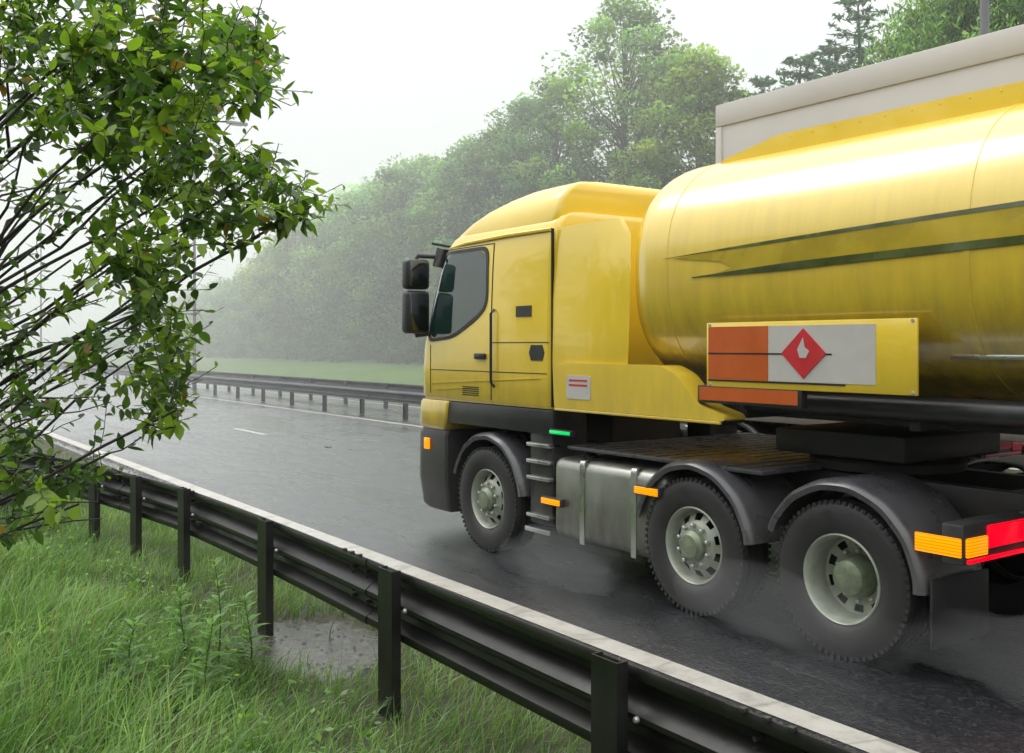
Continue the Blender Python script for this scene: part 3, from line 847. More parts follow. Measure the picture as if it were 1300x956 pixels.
    # ---- side fairing behind the cab
    for s in (-1, 1):
        b = MB(); rings = []
        prof = [(1.43, -1.95), (1.84, -2.00), (2.4, -2.02), (2.9, -2.00), (3.04, -1.88)]
        rings = []
        for z, yb in prof:
            hw = cab_at(z)[2] - .003
            rings.append([(s * hw, -1.062, z), (s * hw, -1.5, z), (s * (hw + .004), yb, z), (s * (hw - .02), yb - .035, z), (s * (hw - .045), yb, z), (s * (hw - .045), -1.062, z)])
        b.loft(rings); b.build('side_fairing', paint, root, angle=45)
        b = MB(); b.box(min(s * 1.225, s * 1.252), max(s * 1.225, s * 1.252), -1.061, -1.048, 1.45, 3.03); b.build('fairing_seal', M['dark'], root)
    # ---- lower locker / side collar
    for s in (-1, 1):
        b = MB()
        poly = [(-1.12, 1.47), (-1.10, 1.80), (-1.3, 1.845), (-2.45, 1.845), (-2.62, 1.78), (-2.86, 1.56), (-3.10, 1.50), (-3.12, 1.455), (-1.14, 1.455)]
        poly = round_poly(poly, .05)
        b.prism(poly, 'x', s * 1.05, s * 1.272)
        b.build('side_locker', paint, root, angle=30)
        b = MB(); b.box(min(s * 1.262, s * 1.285), max(s * 1.262, s * 1.285), -3.08, -1.14, 1.43, 1.452, .005); b.build('locker_rim', paint, root)
        if deco and s < 0:
            b = MB(); b.prism(round_poly([(-1.30, 1.54), (-1.30, 1.74), (-1.62, 1.74), (-1.62, 1.54)], .02), 'x', s * 1.272, s * 1.277); sg_ = b.build('info_sticker', M['white_plate'], root)
            b = MB()
            for z in (1.70, 1.66): b.box(-1.281, -1.276, -1.58, -1.34, z - .007, z + .007)
            b.build('sticker_print', M['red_plate'], sg_)
    # ---- chassis
    b = MB()
    for s in (-1, 1): b.box(s * .42 - .05, s * .42 + .05, -4.95, 1.2, .80, 1.08, .01)
    for y in (-1.2, -2.2, -3.4, -4.6, -4.93): b.box(-.37, .37, y - .05, y + .05, .84, 1.04, .01)
    b.box(-.45, .45, -.95, 1.0, .55, 1.35, .05)
    b.build('chassis', M['chassis'], root)
    b = MB(); b.box(-1.15, 1.15, -3.35, -1.15, 1.085, 1.115, .006)
    for k in range(14): b.box(-1.12, 1.12, -3.30 + k * .15, -3.27 + k * .15, 1.115, 1.121)
    b.build('catwalk', M['guard'], root)
    b = MB(); b.lathe([(1.10, .0), (1.10, .55), (1.16, .56), (1.2, .5), (1.2, .06)], (0, -3.55, 0), 'z', 28); b.build('fifth_wheel', M['chassis'], root)
    # ---- fuel tank and equipment on both sides
    for s in (-1, 1):
        b = MB()
        b.box(min(s * 1.22, s * .55), max(s * 1.22, s * .55), -2.44, -1.02, .30, 1.01, .09, 4)
        ft = b.build('fuel_tank', M['tankmetal'], root)
        b = MB()
        for y in (-1.45, -2.1):
            b.prism(round_poly([(s * 1.228, .30), (s * 1.228, 1.022), (s * .54, 1.022), (s * .54, 1.012), (s * 1.218, 1.012), (s * 1.218, .30)], .05), 'y', y - .03, y + .03)
        b.split('tank_strap', M['alu'], ft)
        b = MB(); b.lathe([(1.0, .055), (1.035, .06), (1.05, .05), (1.05, 0)], (s * 1.0, -1.3, 0), 'z', 16); b.build('filler_cap', M['plastic'], ft)
        b = MB(); b.box(min(s * 1.235, s * 1.0), max(s * 1.235, s * 1.0), -1.0, -.62, .30, .345, .01); b.box(min(s * 1.246, s * 1.19), max(s * 1.246, s * 1.19), -1.0, -.66, .93, .965, .008); b.split('side_rail', M['alu'], root)
        b = MB()
        for k in range(2): b.lathe([(-2.46, 0), (-2.46, .10), (-2.44, .13), (-1.95, .13), (-1.93, .10), (-1.93, 0)], (s * .62, -1.7 - k * .0, .56), 'y', 20)
        b.build('air_tank', M['chassis'], root)
    # ---- axles and wheels
    b = MB()
    for y in (0, -2.75, -4.05): b.lathe([(-.95, 0), (-.95, .07), (.95, .07), (.95, 0)], (0, y, .505), 'x', 14)
    b.split('axle', M['chassis'], root)
    b = MB(); b.lathe([(-.22, 0), (-.2, .16), (0, .22), (.2, .16), (.22, 0)], (0, -4.05, .505), 'x', 18); b.build('differential', M['chassis'], root)
    for s in (-1, 1):
        far = s > 0
        make_wheel(root, s * 1.10, 0, 'front', far)
        make_wheel(root, s * 1.09, -2.75, 'front', far)
        make_wheel(root, s * 1.09, -4.05, 'drive', far)
        b = MB(); b.lathe(tyre_prof(), (s * .76, -4.05, .505), 'x', 48); b.build('inner_tyre', M['rubber'], root)
    for cy, a0, a1 in ((-2.75, 12, 172), (-4.05, 22, 180)):
        mudguard(root, -1.27, -.62, cy, .60, math.radians(a0), math.radians(a1), M['guard'], .53)
        m_ = mudguard(root, -1.27, -.62, -cy, .60, math.radians(180 - a1), math.radians(180 - a0), M['guard'], .53); m_.rotation_euler = (0, 0, PI)
    # ---- rear : flaps, crossmember and light clusters
    for s in (-1, 1):
        b = MB(); b.box(min(s * 1.24, s * .64), max(s * 1.24, s * .64), -4.705, -4.685, .22, .62, .004); b.build('mud_flap', M['rubber'], root)
        b = MB(); b.box(min(s * 1.25, s * .40), max(s * 1.25, s * .40), -4.90, -4.76, .74, .98, .02); lc = b.build('light_cluster', M['plastic'], root)
        for (x0, x1, z0, z1, mt, nm) in ((1.23, 1.02, .79, .90, 'amber_lamp', 'indicator_lens'), (1.01, .45, .82, .955, 'red_lamp', 'tail_lens'), (1.22, .45, .752, .778, 'red_lamp', 'reflector_strip')):
            b = MB(); b.box(min(s * x0, s * x1), max(s * x0, s * x1), -4.918, -4.895, z0, z1, .008); b.build(nm, M[mt] if deco else M['red_plate'], lc)
        b = MB(); b.box(min(s * 1.248, s * 1.262), max(s * 1.248, s * 1.262), -4.89, -4.60, .79, .90, .006); b.build('side_indicator_lens', M['amber_lamp'] if deco else M['orange_plate'], lc)
    b = MB(); b.box(-.6, .6, -4.98, -4.86, .80, 1.0, .02); b.build('rear_crossmember', M['chassis'], root)
    # ---- marker lamps along the side
    if deco:
        for s in (-1, 1):
            if s < 0: marker(root, s * 1.225, -1.32, -1.04, 1.235, .028, M['green_lamp'])
            marker(root, s * 1.235, -1.19, -.93, .62, .05, M['amber_lamp'])
            marker(root, s * 1.235, -2.42, -2.16, .86, .055, M['amber_lamp'])
    # ---- mirrors
    for s in (-1, 1):
        b = MB()
        b.tube([(s * 1.21, 1.02, 2.93), (s * 1.36, 1.13, 2.94), (s * 1.40, 1.14, 2.86)], .025, 8)
        b.tube([(s * 1.24, 1.12, 2.12), (s * 1.36, 1.15, 2.10), (s * 1.40, 1.14, 2.2)], .025, 8)
        arm = b.build('mirror_arm', M['plastic'], root)
        for nm, z0, z1 in (('main_mirror', 2.12, 2.57), ('wide_mirror', 2.585, 2.90)):
            b = MB(); b.box(min(s * 1.255, s * 1.53), max(s * 1.255, s * 1.53), 1.04, 1.20, z0, z1, .045, 3); mh = b.build(nm, M['plastic'], root)
            b = MB(); b.box(min(s * 1.295, s * 1.505), max(s * 1.295, s * 1.505), 1.033, 1.043, z0 + .03, z1 - .03, .004); b.build('mirror_glass', M['mirrorglass'], mh)
        b = MB(); b.tube([(s * .95, 1.13, 3.06), (s * 1.1, 1.28, 3.10)], .015, 6); b.build('antenna_base', M['plastic'], root)

# ---- yellow tanker lorry
truck = empty('tanker_lorry', (6.575, 8.05, 0))
tag(truck, 'yellow articulated fuel tanker lorry with grey mudguards driving along the wet road', 'lorry')
build_tractor(truck, M['yellow'])

TA, TBZ, TTZ = 1.225, 1.60, 3.53       # half width, bottom, top of the tank
def tank_ring(y, s, n=56, e=2.55):
    cz = (TBZ + TTZ) / 2; hh = (TTZ - TBZ) / 2
    out = []
    for k in range(n):
        a = 2 * PI * k / n
        c, q = math.cos(a), math.sin(a)
        out.append((TA * s * math.copysign(abs(c) ** (2 / e), c), y, cz + hh * s * math.copysign(abs(q) ** (2 / e), q)))
    return out
b = MB(); rings = []
YF, YR = -2.28, -13.2
for k in np.linspace(1, 0, 12):
    kk = k * .985
    rings.append(tank_ring(YF + .50 * kk, (1 - kk ** 2.6) ** (1 / 2.6)))
for y in np.linspace(YF, YR, 14)[1:]: rings.append(tank_ring(y, 1))
for k in np.linspace(0, 1, 8)[1:]:
    kk = k * .985
    rings.append(tank_ring(YR - .40 * kk, (1 - kk ** 2.6) ** (1 / 2.6)))
b.loft(rings); tank = b.build('tank', M['tank_yellow'], truck, angle=60)
b = MB()
for y in (-2.46, -4.9, -7.3, -9.8, -12.9):
    b.loft([tank_ring(y + d, s) for d, s in ((-.02, 1.0), (-.018, 1.004), (.018, 1.004), (.02, 1.0))], False, False)
b.split('tank_band', M['tank_yellow'], tank, angle=60)
b = MB()
for s in (-1, 1):
    b.prism([(-12.8, 3.40), (-12.8, 3.575), (-3.1, 3.575), (-2.55, 3.47), (-2.45, 3.40)], 'x', s * .66 - .012, s * .66 + .012)
b.split('walkway_coaming', M['yellow'], tank)
b = MB()
for k in range(6): b.lathe([(3.50, .3), (3.56, .3), (3.59, .25), (3.59, 0)], (0, -3.4 - k * 1.7, 0), 'z', 20)
b.split('manhole_lid', M['alu'], tank)
# lettering band sweeping up along the side : two dark green strokes
def tank_x(z, out=.009, e=2.55):
    cz = (TBZ + TTZ) / 2; hh = (TTZ - TBZ) / 2
    q = min(abs(z - cz) / hh, 1)
    return TA * (1 - q ** e) ** (1 / e) + out
def swoosh(z0, z1, w0, w1, ya, yb, wob):
    b = MB(); n = 40; vs = []
    for i in range(n + 1):
        t = i / n; y = ya + (yb - ya) * t
        zc = z0 + (z1 - z0) * t + wob * math.sin(t * 5)
        w = (w0 + (w1 - w0) * t) * min(1, t * 6 + .15)
        for dz in (-w / 2, w / 2): vs.append((-tank_x(zc + dz), y, zc + dz))
    b.add(vs, [(2 * i, 2 * i + 1, 2 * i + 3, 2 * i + 2) for i in range(n)])
    return b
swoosh(2.50, 2.66, .055, .035, -2.75, -9.2, .01).build('livery_stroke', M['livery_green'], tank)
swoosh(2.66, 2.90, .02, .04, -2.45, -9.2, .01).build('livery_stroke', M['livery_green'], tank)
b = MB(); n_ = 40; vs = []
for i in range(n_ + 1):
    t = i / n_; y = -2.9 - 6.3 * t
    za = 2.50 + .16 * t + .01 * math.sin(t * 5); zb = 2.655 + .24 * t + .01 * math.sin(t * 5)
    for kq, q in enumerate((za, za + (zb - za) * .33, za + (zb - za) * .67, zb)): vs.append((-tank_x(q, .0065), y - .55 * (1 - t) * (1 - abs(kq - 1.5) / 1.5) + .12 * kq * (1 - t), q))
b.add(vs, [(4 * i + k, 4 * i + k + 1, 4 * i + k + 5, 4 * i + k + 4) for i in range(n_) for k in range(3)])
b.build('livery_band', M['livery_olive'], tank)
# hazard plates
pl = MB(); pl.box(-1.262, -1.244, -4.62, -2.93, 1.70, 2.16, .004); plate = pl.build('hazard_board', M['yellow'], tank)
def face(y0, y1, z0, z1, mat, nm, out=.0035):
    b = MB(); b.box(-1.262 - out, -1.262 + .001, min(y0, y1), max(y0, y1), z0, z1); return b.build(nm, mat, plate, smooth=False)
face(-2.95, -3.50, 1.755, 2.13, M['orange_plate'], 'orange_panel')
face(-3.505, -4.34, 1.755, 2.13, M['white_plate'], 'white_panel')
face(-2.95, -4.02, 1.935, 1.945, M['black_plate'], 'plate_divider', .006)
face(-2.95, -4.12, 1.742, 1.752, M['black_plate'], 'plate_divider', .006)
b = MB(); b.prism([(-3.80, 2.11), (-3.62, 1.945), (-3.80, 1.78), (-3.98, 1.945)], 'x', -1.2725, -1.2615); b.build('warning_diamond', M['red_plate'], plate, smooth=False)
b = MB(); b.prism([(-3.80, 2.05), (-3.755, 1.97), (-3.775, 1.915), (-3.825, 1.915), (-3.85, 1.96), (-3.815, 1.985)], 'x', -1.2755, -1.272); b.build('flame_symbol', M['white_plate'], plate, smooth=False)
face(-2.86, -3.75, 1.60, 1.695, M['orange_plate'], 'orange_strip')
b = MB(); b.box(-1.262, -1.20, -3.78, -2.84, 1.58, 1.705, .004); b.build('strip_backing', M['chassis'], tank)
for zz in (1.715, 2.145):
    for yy in (-2.96, -4.59): 
        q = MB(); q.lathe([(-.006, 0), (-.006, .010), (.0, .013), (.004, .013)], (-1.2625, yy, zz), 'x', 10); q.build('board_bolt', M['bolt_and_hole_light'], plate)
q = MB(); q.box(-tank_x(1.93, .012), -tank_x(1.93, -.03), -12.6, -4.7, 1.915, 1.945, .006); q.build('rub_rail', M['alu'], tank)
# rivets along the foot of the walkway coaming and the roof edge of the cab fairing
q = MB()
for k in range(46): q.lathe([(-.004, 0), (-.004, .006), (0, .009), (.003, .009)], (-.6725, -3.2 - k * .2, 3.545), 'x', 6)
q.build('coaming_rivet', M['yellow'], tank)
# trailer running gear
b = MB()
for s in (-1, 1): b.box(s * .48 - .06, s * .48 + .06, -13.2, -2.9, 1.45, 1.66, .01)
for y in np.arange(-12.8, -2.9, 1.4): b.box(-.95, .95, y - .04, y + .04, 1.46, 1.58, .01)
b.box(-.6, .6, -4.1, -3.0, 1.20, 1.38, .02)
b.build('trailer_frame', M['chassis'], truck)
b = MB()
for s in (-1, 1):
    b.lathe([(-12.2, .0), (-12.2, .08), (-3.05, .08), (-3.05, 0)], (s * .95, 0, 1.60), 'y', 16)
b.split('hose_tube', M['plastic'], truck)
b = MB()
for s in (-1, 1):
    b.box(s * .95 - .07, s * .95 + .07, -5.75, -5.6, .45, 1.25, .01); b.box(s * .95 - .15, s * .95 + .15, -5.82, -5.53, .40, .45, .01)
b.split('landing_leg', M['chassis'], truck, 2)
b = MB(); b.box(-1.22, -.65, -7.6, -6.2, .62, 1.22, .05); b.box(.65, 1.22, -7.6, -6.2, .62, 1.22, .05); b.split('trailer_cabinet', M['tankmetal'], truck)
b = MB()
for s in (-1, 1):
    for z in (.60, .86): b.box(s * 1.24 - .015, s * 1.24 + .015, -9.0, -5.9, z - .05, z + .05, .006)
b.split('side_guard', M['alu'], truck)
for y in (-9.6, -10.95, -12.3):
    for s in (-1, 1):
        make_wheel(truck, s * 1.09, y, 'drive', s > 0)
    b = MB(); b.lathe([(-.95, 0), (-.95, .07), (.95, .07), (.95, 0)], (0, y, .505), 'x', 12); b.build('axle', M['chassis'], truck)
    mudguard(truck, -1.27, -.80, y, .60, math.radians(20), math.radians(160), M['guard'], .53)

# ---- pale box lorry in the outer lane
WX, WY = 10.18, 10.95
box = empty('box_lorry', (WX, WY, 0))
tag(box, 'tall pale grey box trailer overtaking behind the yellow tanker', 'lorry')
build_tractor(box, M['white_paint'], deco=False)
b = MB(); b.box(-1.27, 1.27, -15.8, -2.55, 1.28, 4.78, .05, 3); bx = b.build('trailer_body', M['curtain'], box, angle=50)
b = MB()
for s in (-1, 1): b.box(min(s * 1.262, s * 1.29), max(s * 1.262, s * 1.29), -15.82, -2.53, 4.62, 4.885, .012)
b.box(-1.26, 1.26, -15.80, -2.55, 4.785, 4.87, .02)
b.box(-1.285, 1.285, -2.56, -2.52, 4.62, 4.88, .012)
b.build('top_rail', M['curtain'], bx)
b = MB()
for s in (-1, 1):
    b.box(min(s * 1.25, s * 1.285), max(s * 1.25, s * 1.285), -15.82, -2.53, 1.12, 1.30, .012)
    b.box(min(s * 1.2, s * 1.285), max(s * 1.2, s * 1.285), -2.62, -2.52, 1.12, 4.62, .012)
b.split('bottom_rail', M['curtain'], bx)
b = MB()
for s in (-1, 1): b.box(s * .45 - .05, s * .45 + .05, -15.6, -3.0, 1.13, 1.28, .01)
b.build('trailer_frame', M['chassis'], box)
b = MB()
for s in (-1, 1): b.box(s * .9 - .06, s * .9 + .06, -6.3, -6.17, .35, 1.2, .01); b.box(s * .9 - .14, s * .9 + .14, -6.37, -6.1, .30, .35, .01)
b.split('landing_leg', M['chassis'], box, 2)
for y in (-12.0, -13.3, -14.6):
    for s in (-1, 1): make_wheel(box, s * 1.09, y, 'drive', s > 0)

# ================================================================= FOLIAGE
def rand_unit(n):
    v = RNG.normal(size=(n, 3)); return v / np.linalg.norm(v, axis=1, keepdims=True)

def leaf_quads(centers, size, col, up_bias=0.3, aspect=0.55, droop=None):
    """rhombic leaves: centers (n,3), size (n,), col (n,3)"""
    n = len(centers)
    a = rand_unit(n); a[:, 2] *= 0.6
    if droop is not None: a[:, 2] -= droop
    a /= np.linalg.norm(a, axis=1, keepdims=True)
    nn = rand_unit(n); nn[:, 2] = np.abs(nn[:, 2]) + up_bias
    b = np.cross(a, nn); b /= np.linalg.norm(b, axis=1, keepdims=True) + 1e-9
    s = size[:, None]
    v = np.empty((n, 4, 3))
    v[:, 0] = centers - a * s * .5; v[:, 1] = centers + b * s * aspect * .5 - a * s * .05; v[:, 2] = centers + a * s * .5; v[:, 3] = centers - b * s * aspect * .5 - a * s * .05
    return v.reshape(-1, 3), np.arange(n * 4), np.repeat(col, 4, axis=0)

def make_tree(seed, H, R, kind, n_clump=85, per=110, base=(0.055, 0.095, 0.028), leaf=.19):
    per = int(per * (1.05 if kind == 'ash' else 1.7)); leaf *= 1.30; n_clump = int(n_clump * 1.2); R *= 1.16
    hue = random.Random(seed * 7); tf_ = hue.uniform(.92, 1.45); base = (base[0] * tf_ * hue.uniform(.85, 1.15), base[1] * tf_, base[2] * tf_ * hue.uniform(.8, 1.2))
    """returns trunk MB, leaf arrays; crown reaches nearly to the ground at a wood's edge"""
    rs = np.random.default_rng(seed); rnd = random.Random(seed)
    t = MB()
    C = []; S = []; K = []
    bend = [rnd.uniform(-.4, .4) for _ in range(4)]
    def trunk(f): return Vector((bend[0] * math.sin(f * 2.2) + bend[2] * f, bend[1] * math.sin(f * 2.6) + bend[3] * f, f * H))
    t.tube([trunk(f) - Vector((0, 0, .4 if f == 0 else 0)) for f in np.linspace(0, .93, 9)], [max(.02, .018 * H * (1 - f) ** .8) for f in np.linspace(0, .93, 9)], 7)
    if kind == 'conifer':
        nl = 20
        for i in range(nl):
            f = .12 + .86 * i / nl
            for j in range(6):
                a = j * 2 * PI / 6 + i * 1.1 + rnd.uniform(-.3, .3)
                ln = R * (1 - f) ** .75 * rnd.uniform(.7, 1.2) + .25
                p0 = trunk(f); d = Vector((math.cos(a), math.sin(a), 0))
                tip = p0 + d * ln + Vector((0, 0, ln * rnd.uniform(.05, .42)))
                mid = p0 + d * ln * .5 + Vector((0, 0, -.06 * ln + ln * .08))
                t.tube([p0, mid, tip], [.03 + .02 * (1 - f), .022, .006], 4, False)
                m = int(60 * (ln / R + .35))
                u = rs.random(m) ** .8
                pts = np.array([list((p0 * (1 - q) ** 2 + mid * 2 * q * (1 - q) + tip * q * q)) for q in u])
                pts += rs.normal(size=pts.shape) * np.array([.14, .14, .12]) * (1.2 - u)[:, None]
                C.append(pts); S.append(rs.uniform(.25, .5, m)); 
                g = rnd.uniform(.7, 1.1)
                K.append(np.tile(np.array(base) * g, (m, 1)) * rs.uniform(.7, 1.2, (m, 1)))
        asp = .28; droop = None
    else:
        lobes = []
        for i in range(n_clump):
            f = (i + .5) / n_clump
            hz = .06 + .93 * f ** .9
            prof = (math.sin(min(1, (hz + .10) / .62) * PI / 2) if hz < .5 else max(0.05, 1 - ((hz - .5) / .53) ** 2.0)) 
            a = i * 2.39996 + rnd.uniform(-.5, .5)
            rr = R * prof * math.sqrt(rnd.uniform(.12, 1.0)) * (1 + .22 * noise.noise((math.cos(a) * 1.3 + seed, math.sin(a) * 1.3, hz * 3.5)))
            lobes.append(Vector((rr * math.cos(a), rr * math.sin(a), hz * H)))
        for i, c in enumerate(lobes):
            f0 = max(.08, c.z / H - .16 - .10 * rnd.random())
            p0 = trunk(min(f0, .9)); cc = c + Vector((trunk(c.z / H).x, trunk(c.z / H).y, 0))
            if i % 2 == 0 or kind == 'ash':
                mid = p0.lerp(cc, .5) + Vector((0, 0, -.03 * H * rnd.random()))
                t.tube([p0, mid, cc], [.010 * H * (1 - f0) + .012, .028, .008], 4, False)
            cr = R * (.19 if kind == 'ash' else .27) * rnd.uniform(.7, 1.3)
            m = int(per * rnd.uniform(.7, 1.3))
            d = rs.normal(size=(m, 3)); d /= np.linalg.norm(d, axis=1, keepdims=True)
            rad = cr * rs.random(m) ** .45
            pts = np.array(cc) + d * rad[:, None] * np.array([1.05, 1.05, .72])
            if kind == 'willow': pts[:, 2] -= np.abs(rs.normal(size=m)) * .45
            tone = rnd.choice((.5, .7, .9, 1.1, 1.35)) * rnd.uniform(.9, 1.1) * (.62 + .5 * min(c.z / H * 1.3, 1))  # random clump tone, with shade painted in low down in the crown
            shade = .36 + .85 * (d[:, 2] * .5 + .5) * (rad / cr)  # painted light: leaf colour brighter on clump tops, darker inside and beneath
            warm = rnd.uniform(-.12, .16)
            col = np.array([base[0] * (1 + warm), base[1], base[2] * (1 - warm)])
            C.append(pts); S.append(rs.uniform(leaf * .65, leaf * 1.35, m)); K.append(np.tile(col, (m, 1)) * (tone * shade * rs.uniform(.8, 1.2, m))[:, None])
        asp = .6 if kind != 'willow' else .26; droop = .9 if kind == 'willow' else None
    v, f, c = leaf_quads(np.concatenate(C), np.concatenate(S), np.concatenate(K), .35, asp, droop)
    return t, v, f, c

def plant_tree(name, px, ytop, X, label, kind, seed, wid, group=None, crown='crown', **kw):
    z = depth_at(px, X); p = at(px, 0, z)
    g = bank_z(p.x, p.y)
    H = HC + (HZ - ytop) / F * z - g
    r = empty(name, (p.x, p.y, g)); tag(r, label, 'tree', group)
    t, v, f, c = make_tree(seed, H, wid, kind, **kw)
    t.build('trunk', M['bark'], r, recalc=False)
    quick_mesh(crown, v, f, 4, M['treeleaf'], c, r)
    return r

G1 = (0.215, 0.335, 0.090); G2 = (0.175, 0.305, 0.090); G3 = (0.250, 0.360, 0.100)
plant_tree('ash_tree', 790, -6, 36, 'tallest airy broadleaf tree with visible branches rising above the yellow cab roof', 'ash', 11, 4.9, n_clump=120, per=105, base=G1, leaf=.21)
plant_tree('broadleaf_tree', 885, 72, 36.5, 'rounded broadleaf tree between the tallest tree and the box trailer top', 'broad', 12, 3.5, base=G1)
plant_tree('broadleaf_tree', 712, 100, 35, 'broadleaf tree close beside the tallest tree, on its downhill shoulder', 'ash', 13, 3.8, n_clump=95, base=G2)
plant_tree('broadleaf_tree', 645, 168, 35.5, 'mid green broadleaf tree standing third along from the tallest tree', 'broad', 14, 3.5, base=G2)
plant_tree('broadleaf_tree', 588, 184, 34.5, 'dense round topped tree above the front edge of the yellow cab', 'broad', 15, 3.8, n_clump=110, base=G2)
plant_tree('broadleaf_tree', 512, 214, 34.5, 'round topped misty tree just ahead of the cab mirror', 'broad', 16, 4.3, n_clump=110, base=G2)
plant_tree('broadleaf_tree', 448, 246, 35, 'pale misty tree above the grass bank where the barrier bends from view', 'broad', 17, 4.2, n_clump=110, base=G1)
plant_tree('broadleaf_tree', 392, 284, 35, 'bushy hazy tree next below the pale misty tree in the stepping treeline', 'broad', 18, 4.2, n_clump=110, base=G3)
plant_tree('broadleaf_tree', 352, 314, 35.5, 'low hazy tree ending the close row above the grass bank', 'broad', 19, 3.6, base=G2)
plant_tree('broadleaf_tree', 552, 205, 37.5, 'slim misty tree filling the dip before the dense round topped tree', 'broad', 31, 3.2, base=G1)
plant_tree('broadleaf_tree', 676, 128, 37.5, 'bushy tree wedged behind the shoulder of the tallest tree', 'broad', 32, 3.4, base=G2)
plant_tree('broadleaf_tree', 840, 62, 38.5, 'leafy tree filling the gap behind the tallest tree on the trailer side', 'broad', 33, 3.6, base=G3)
plant_tree('broadleaf_tree', 478, 232, 37.5, 'pale tree half hidden between two round topped misty trees', 'broad', 34, 3.4, base=G3)
plant_tree('broadleaf_tree', 420, 268, 37.5, 'pale tree half hidden behind the bushy hazy tree', 'broad', 35, 3.4, base=G2)
plant_tree('larch_tree', 975, 78, 39, 'smallest feathery conifer at the front end of the box trailer top', 'conifer', 36, 2.6, base=(.09, .165, .07))
plant_tree('larch_tree', 1050, 40, 40, 'middle feathery conifer between the two larger conifers', 'conifer', 37, 3.6, base=(.085, .155, .07))
plant_tree('far_tree', 318, 352, 38, 'faint low tree behind the thin far lamp post', 'broad', 20, 4.2, base=G2, leaf=.26)
plant_tree('far_tree', 286, 362, 42, 'faint low tree between the two distant lamp poles', 'broad', 21, 4.5, base=G1, leaf=.26)
plant_tree('far_tree', 252, 374, 46, 'very faint tree showing past the shrub tip and lamp pole', 'broad', 22, 5.0, base=G2, leaf=.3)
plant_tree('far_tree', 205, 384, 48, 'very faint distant tree seen through the shrub leaves', 'broad', 23, 5.5, base=G2, leaf=.3, per=70)
plant_tree('spindly_tree', 945, 96, 38, 'thin spindly tree peeping over the front of the box trailer', 'conifer', 24, 2.2, base=G1)
plant_tree('larch_tree', 1014, 52, 38, 'smaller feathery conifer above the box trailer roof', 'conifer', 25, 3.9, base=(.10, .18, .08))
plant_tree('larch_tree', 1088, -28, 38, 'taller feathery conifer with upswept branches above the box trailer', 'conifer', 26, 5.2, base=(.09, .165, .075))
plant_tree('willow_tree', 1178, -16, 36.5, 'bright green drooping tree beside the taller conifer', 'willow', 27, 3.6, n_clump=120, per=120, base=(.18, .32, .07), leaf=.24)
plant_tree('willow_tree', 1252, -48, 35.5, 'dark green drooping tree behind the thick lamp post', 'willow', 28, 3.8, n_clump=120, per=110, base=(.12, .24, .065), leaf=.22)
plant_tree('broadleaf_tree', 1335, -40, 36, 'broadleaf tree at the edge of the view past the thick lamp post', 'broad', 29, 4.2, base=G2)

# woodland mass behind and undergrowth at its foot (one mass, nobody could count it)
def mass(name, label, cat, rows, n, leafs, kind='stuff', base=G2, hfrac=.8, zlow=0.0):
    C = []; S = []; K = []
    rs = np.random.default_rng(len(name))
    for i in range(n):
        y = random.uniform(*rows['y']); x = random.uniform(*rows['x'])
        g = bank_z(x, y); top = rows['h'](x, y)
        hz = top * (zlow + (1 - zlow) * random.random() ** .8)
        cr = rows['r'] * random.uniform(.6, 1.3)
        m = rows['per']
        d = rs.normal(size=(m, 3)); d /= np.linalg.norm(d, axis=1, keepdims=True)
        rad = cr * rs.random(m) ** .5
        pts = np.array([x, y, g + hz]) + d * rad[:, None] * np.array([1, 1, .75])
        pts[:, 2] = np.maximum(pts[:, 2], g + .02)
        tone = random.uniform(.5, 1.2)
        C.append(pts); S.append(rs.uniform(leafs * .7, leafs * 1.3, m)); K.append(np.tile(np.array(base), (m, 1)) * (tone * (.5 + .6 * (d[:, 2] * .5 + .5)) * rs.uniform(.8, 1.2, m))[:, None])  # leaf colour carries painted top light, darker under each clump
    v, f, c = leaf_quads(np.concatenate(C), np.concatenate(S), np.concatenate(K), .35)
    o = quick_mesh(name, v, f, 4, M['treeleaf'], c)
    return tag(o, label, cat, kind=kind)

def wood_h(x, y):
    px_h = 13.0 if y < 60 else max(6.5, 13.0 - (y - 60) * .11)
    return px_h * (.85 + .25 * noise.noise((x * .12, y * .12, 5)))
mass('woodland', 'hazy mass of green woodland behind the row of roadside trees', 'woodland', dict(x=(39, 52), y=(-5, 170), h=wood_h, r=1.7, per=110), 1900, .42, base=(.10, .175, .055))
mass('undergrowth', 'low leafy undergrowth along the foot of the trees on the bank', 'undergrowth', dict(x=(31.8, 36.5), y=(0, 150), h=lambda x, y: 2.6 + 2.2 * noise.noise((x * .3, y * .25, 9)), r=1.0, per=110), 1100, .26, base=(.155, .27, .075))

mass('verge_woodland', 'dense wood beyond the grass verge on the shrub side of the road, outside the view', 'woodland', dict(x=(-19, -13), y=(-25, 32), h=lambda x, y: 9.0 + 2.5 * noise.noise((x * .2, y * .15, 3)), r=1.8, per=60), 650, .5, base=(.10, .17, .05))

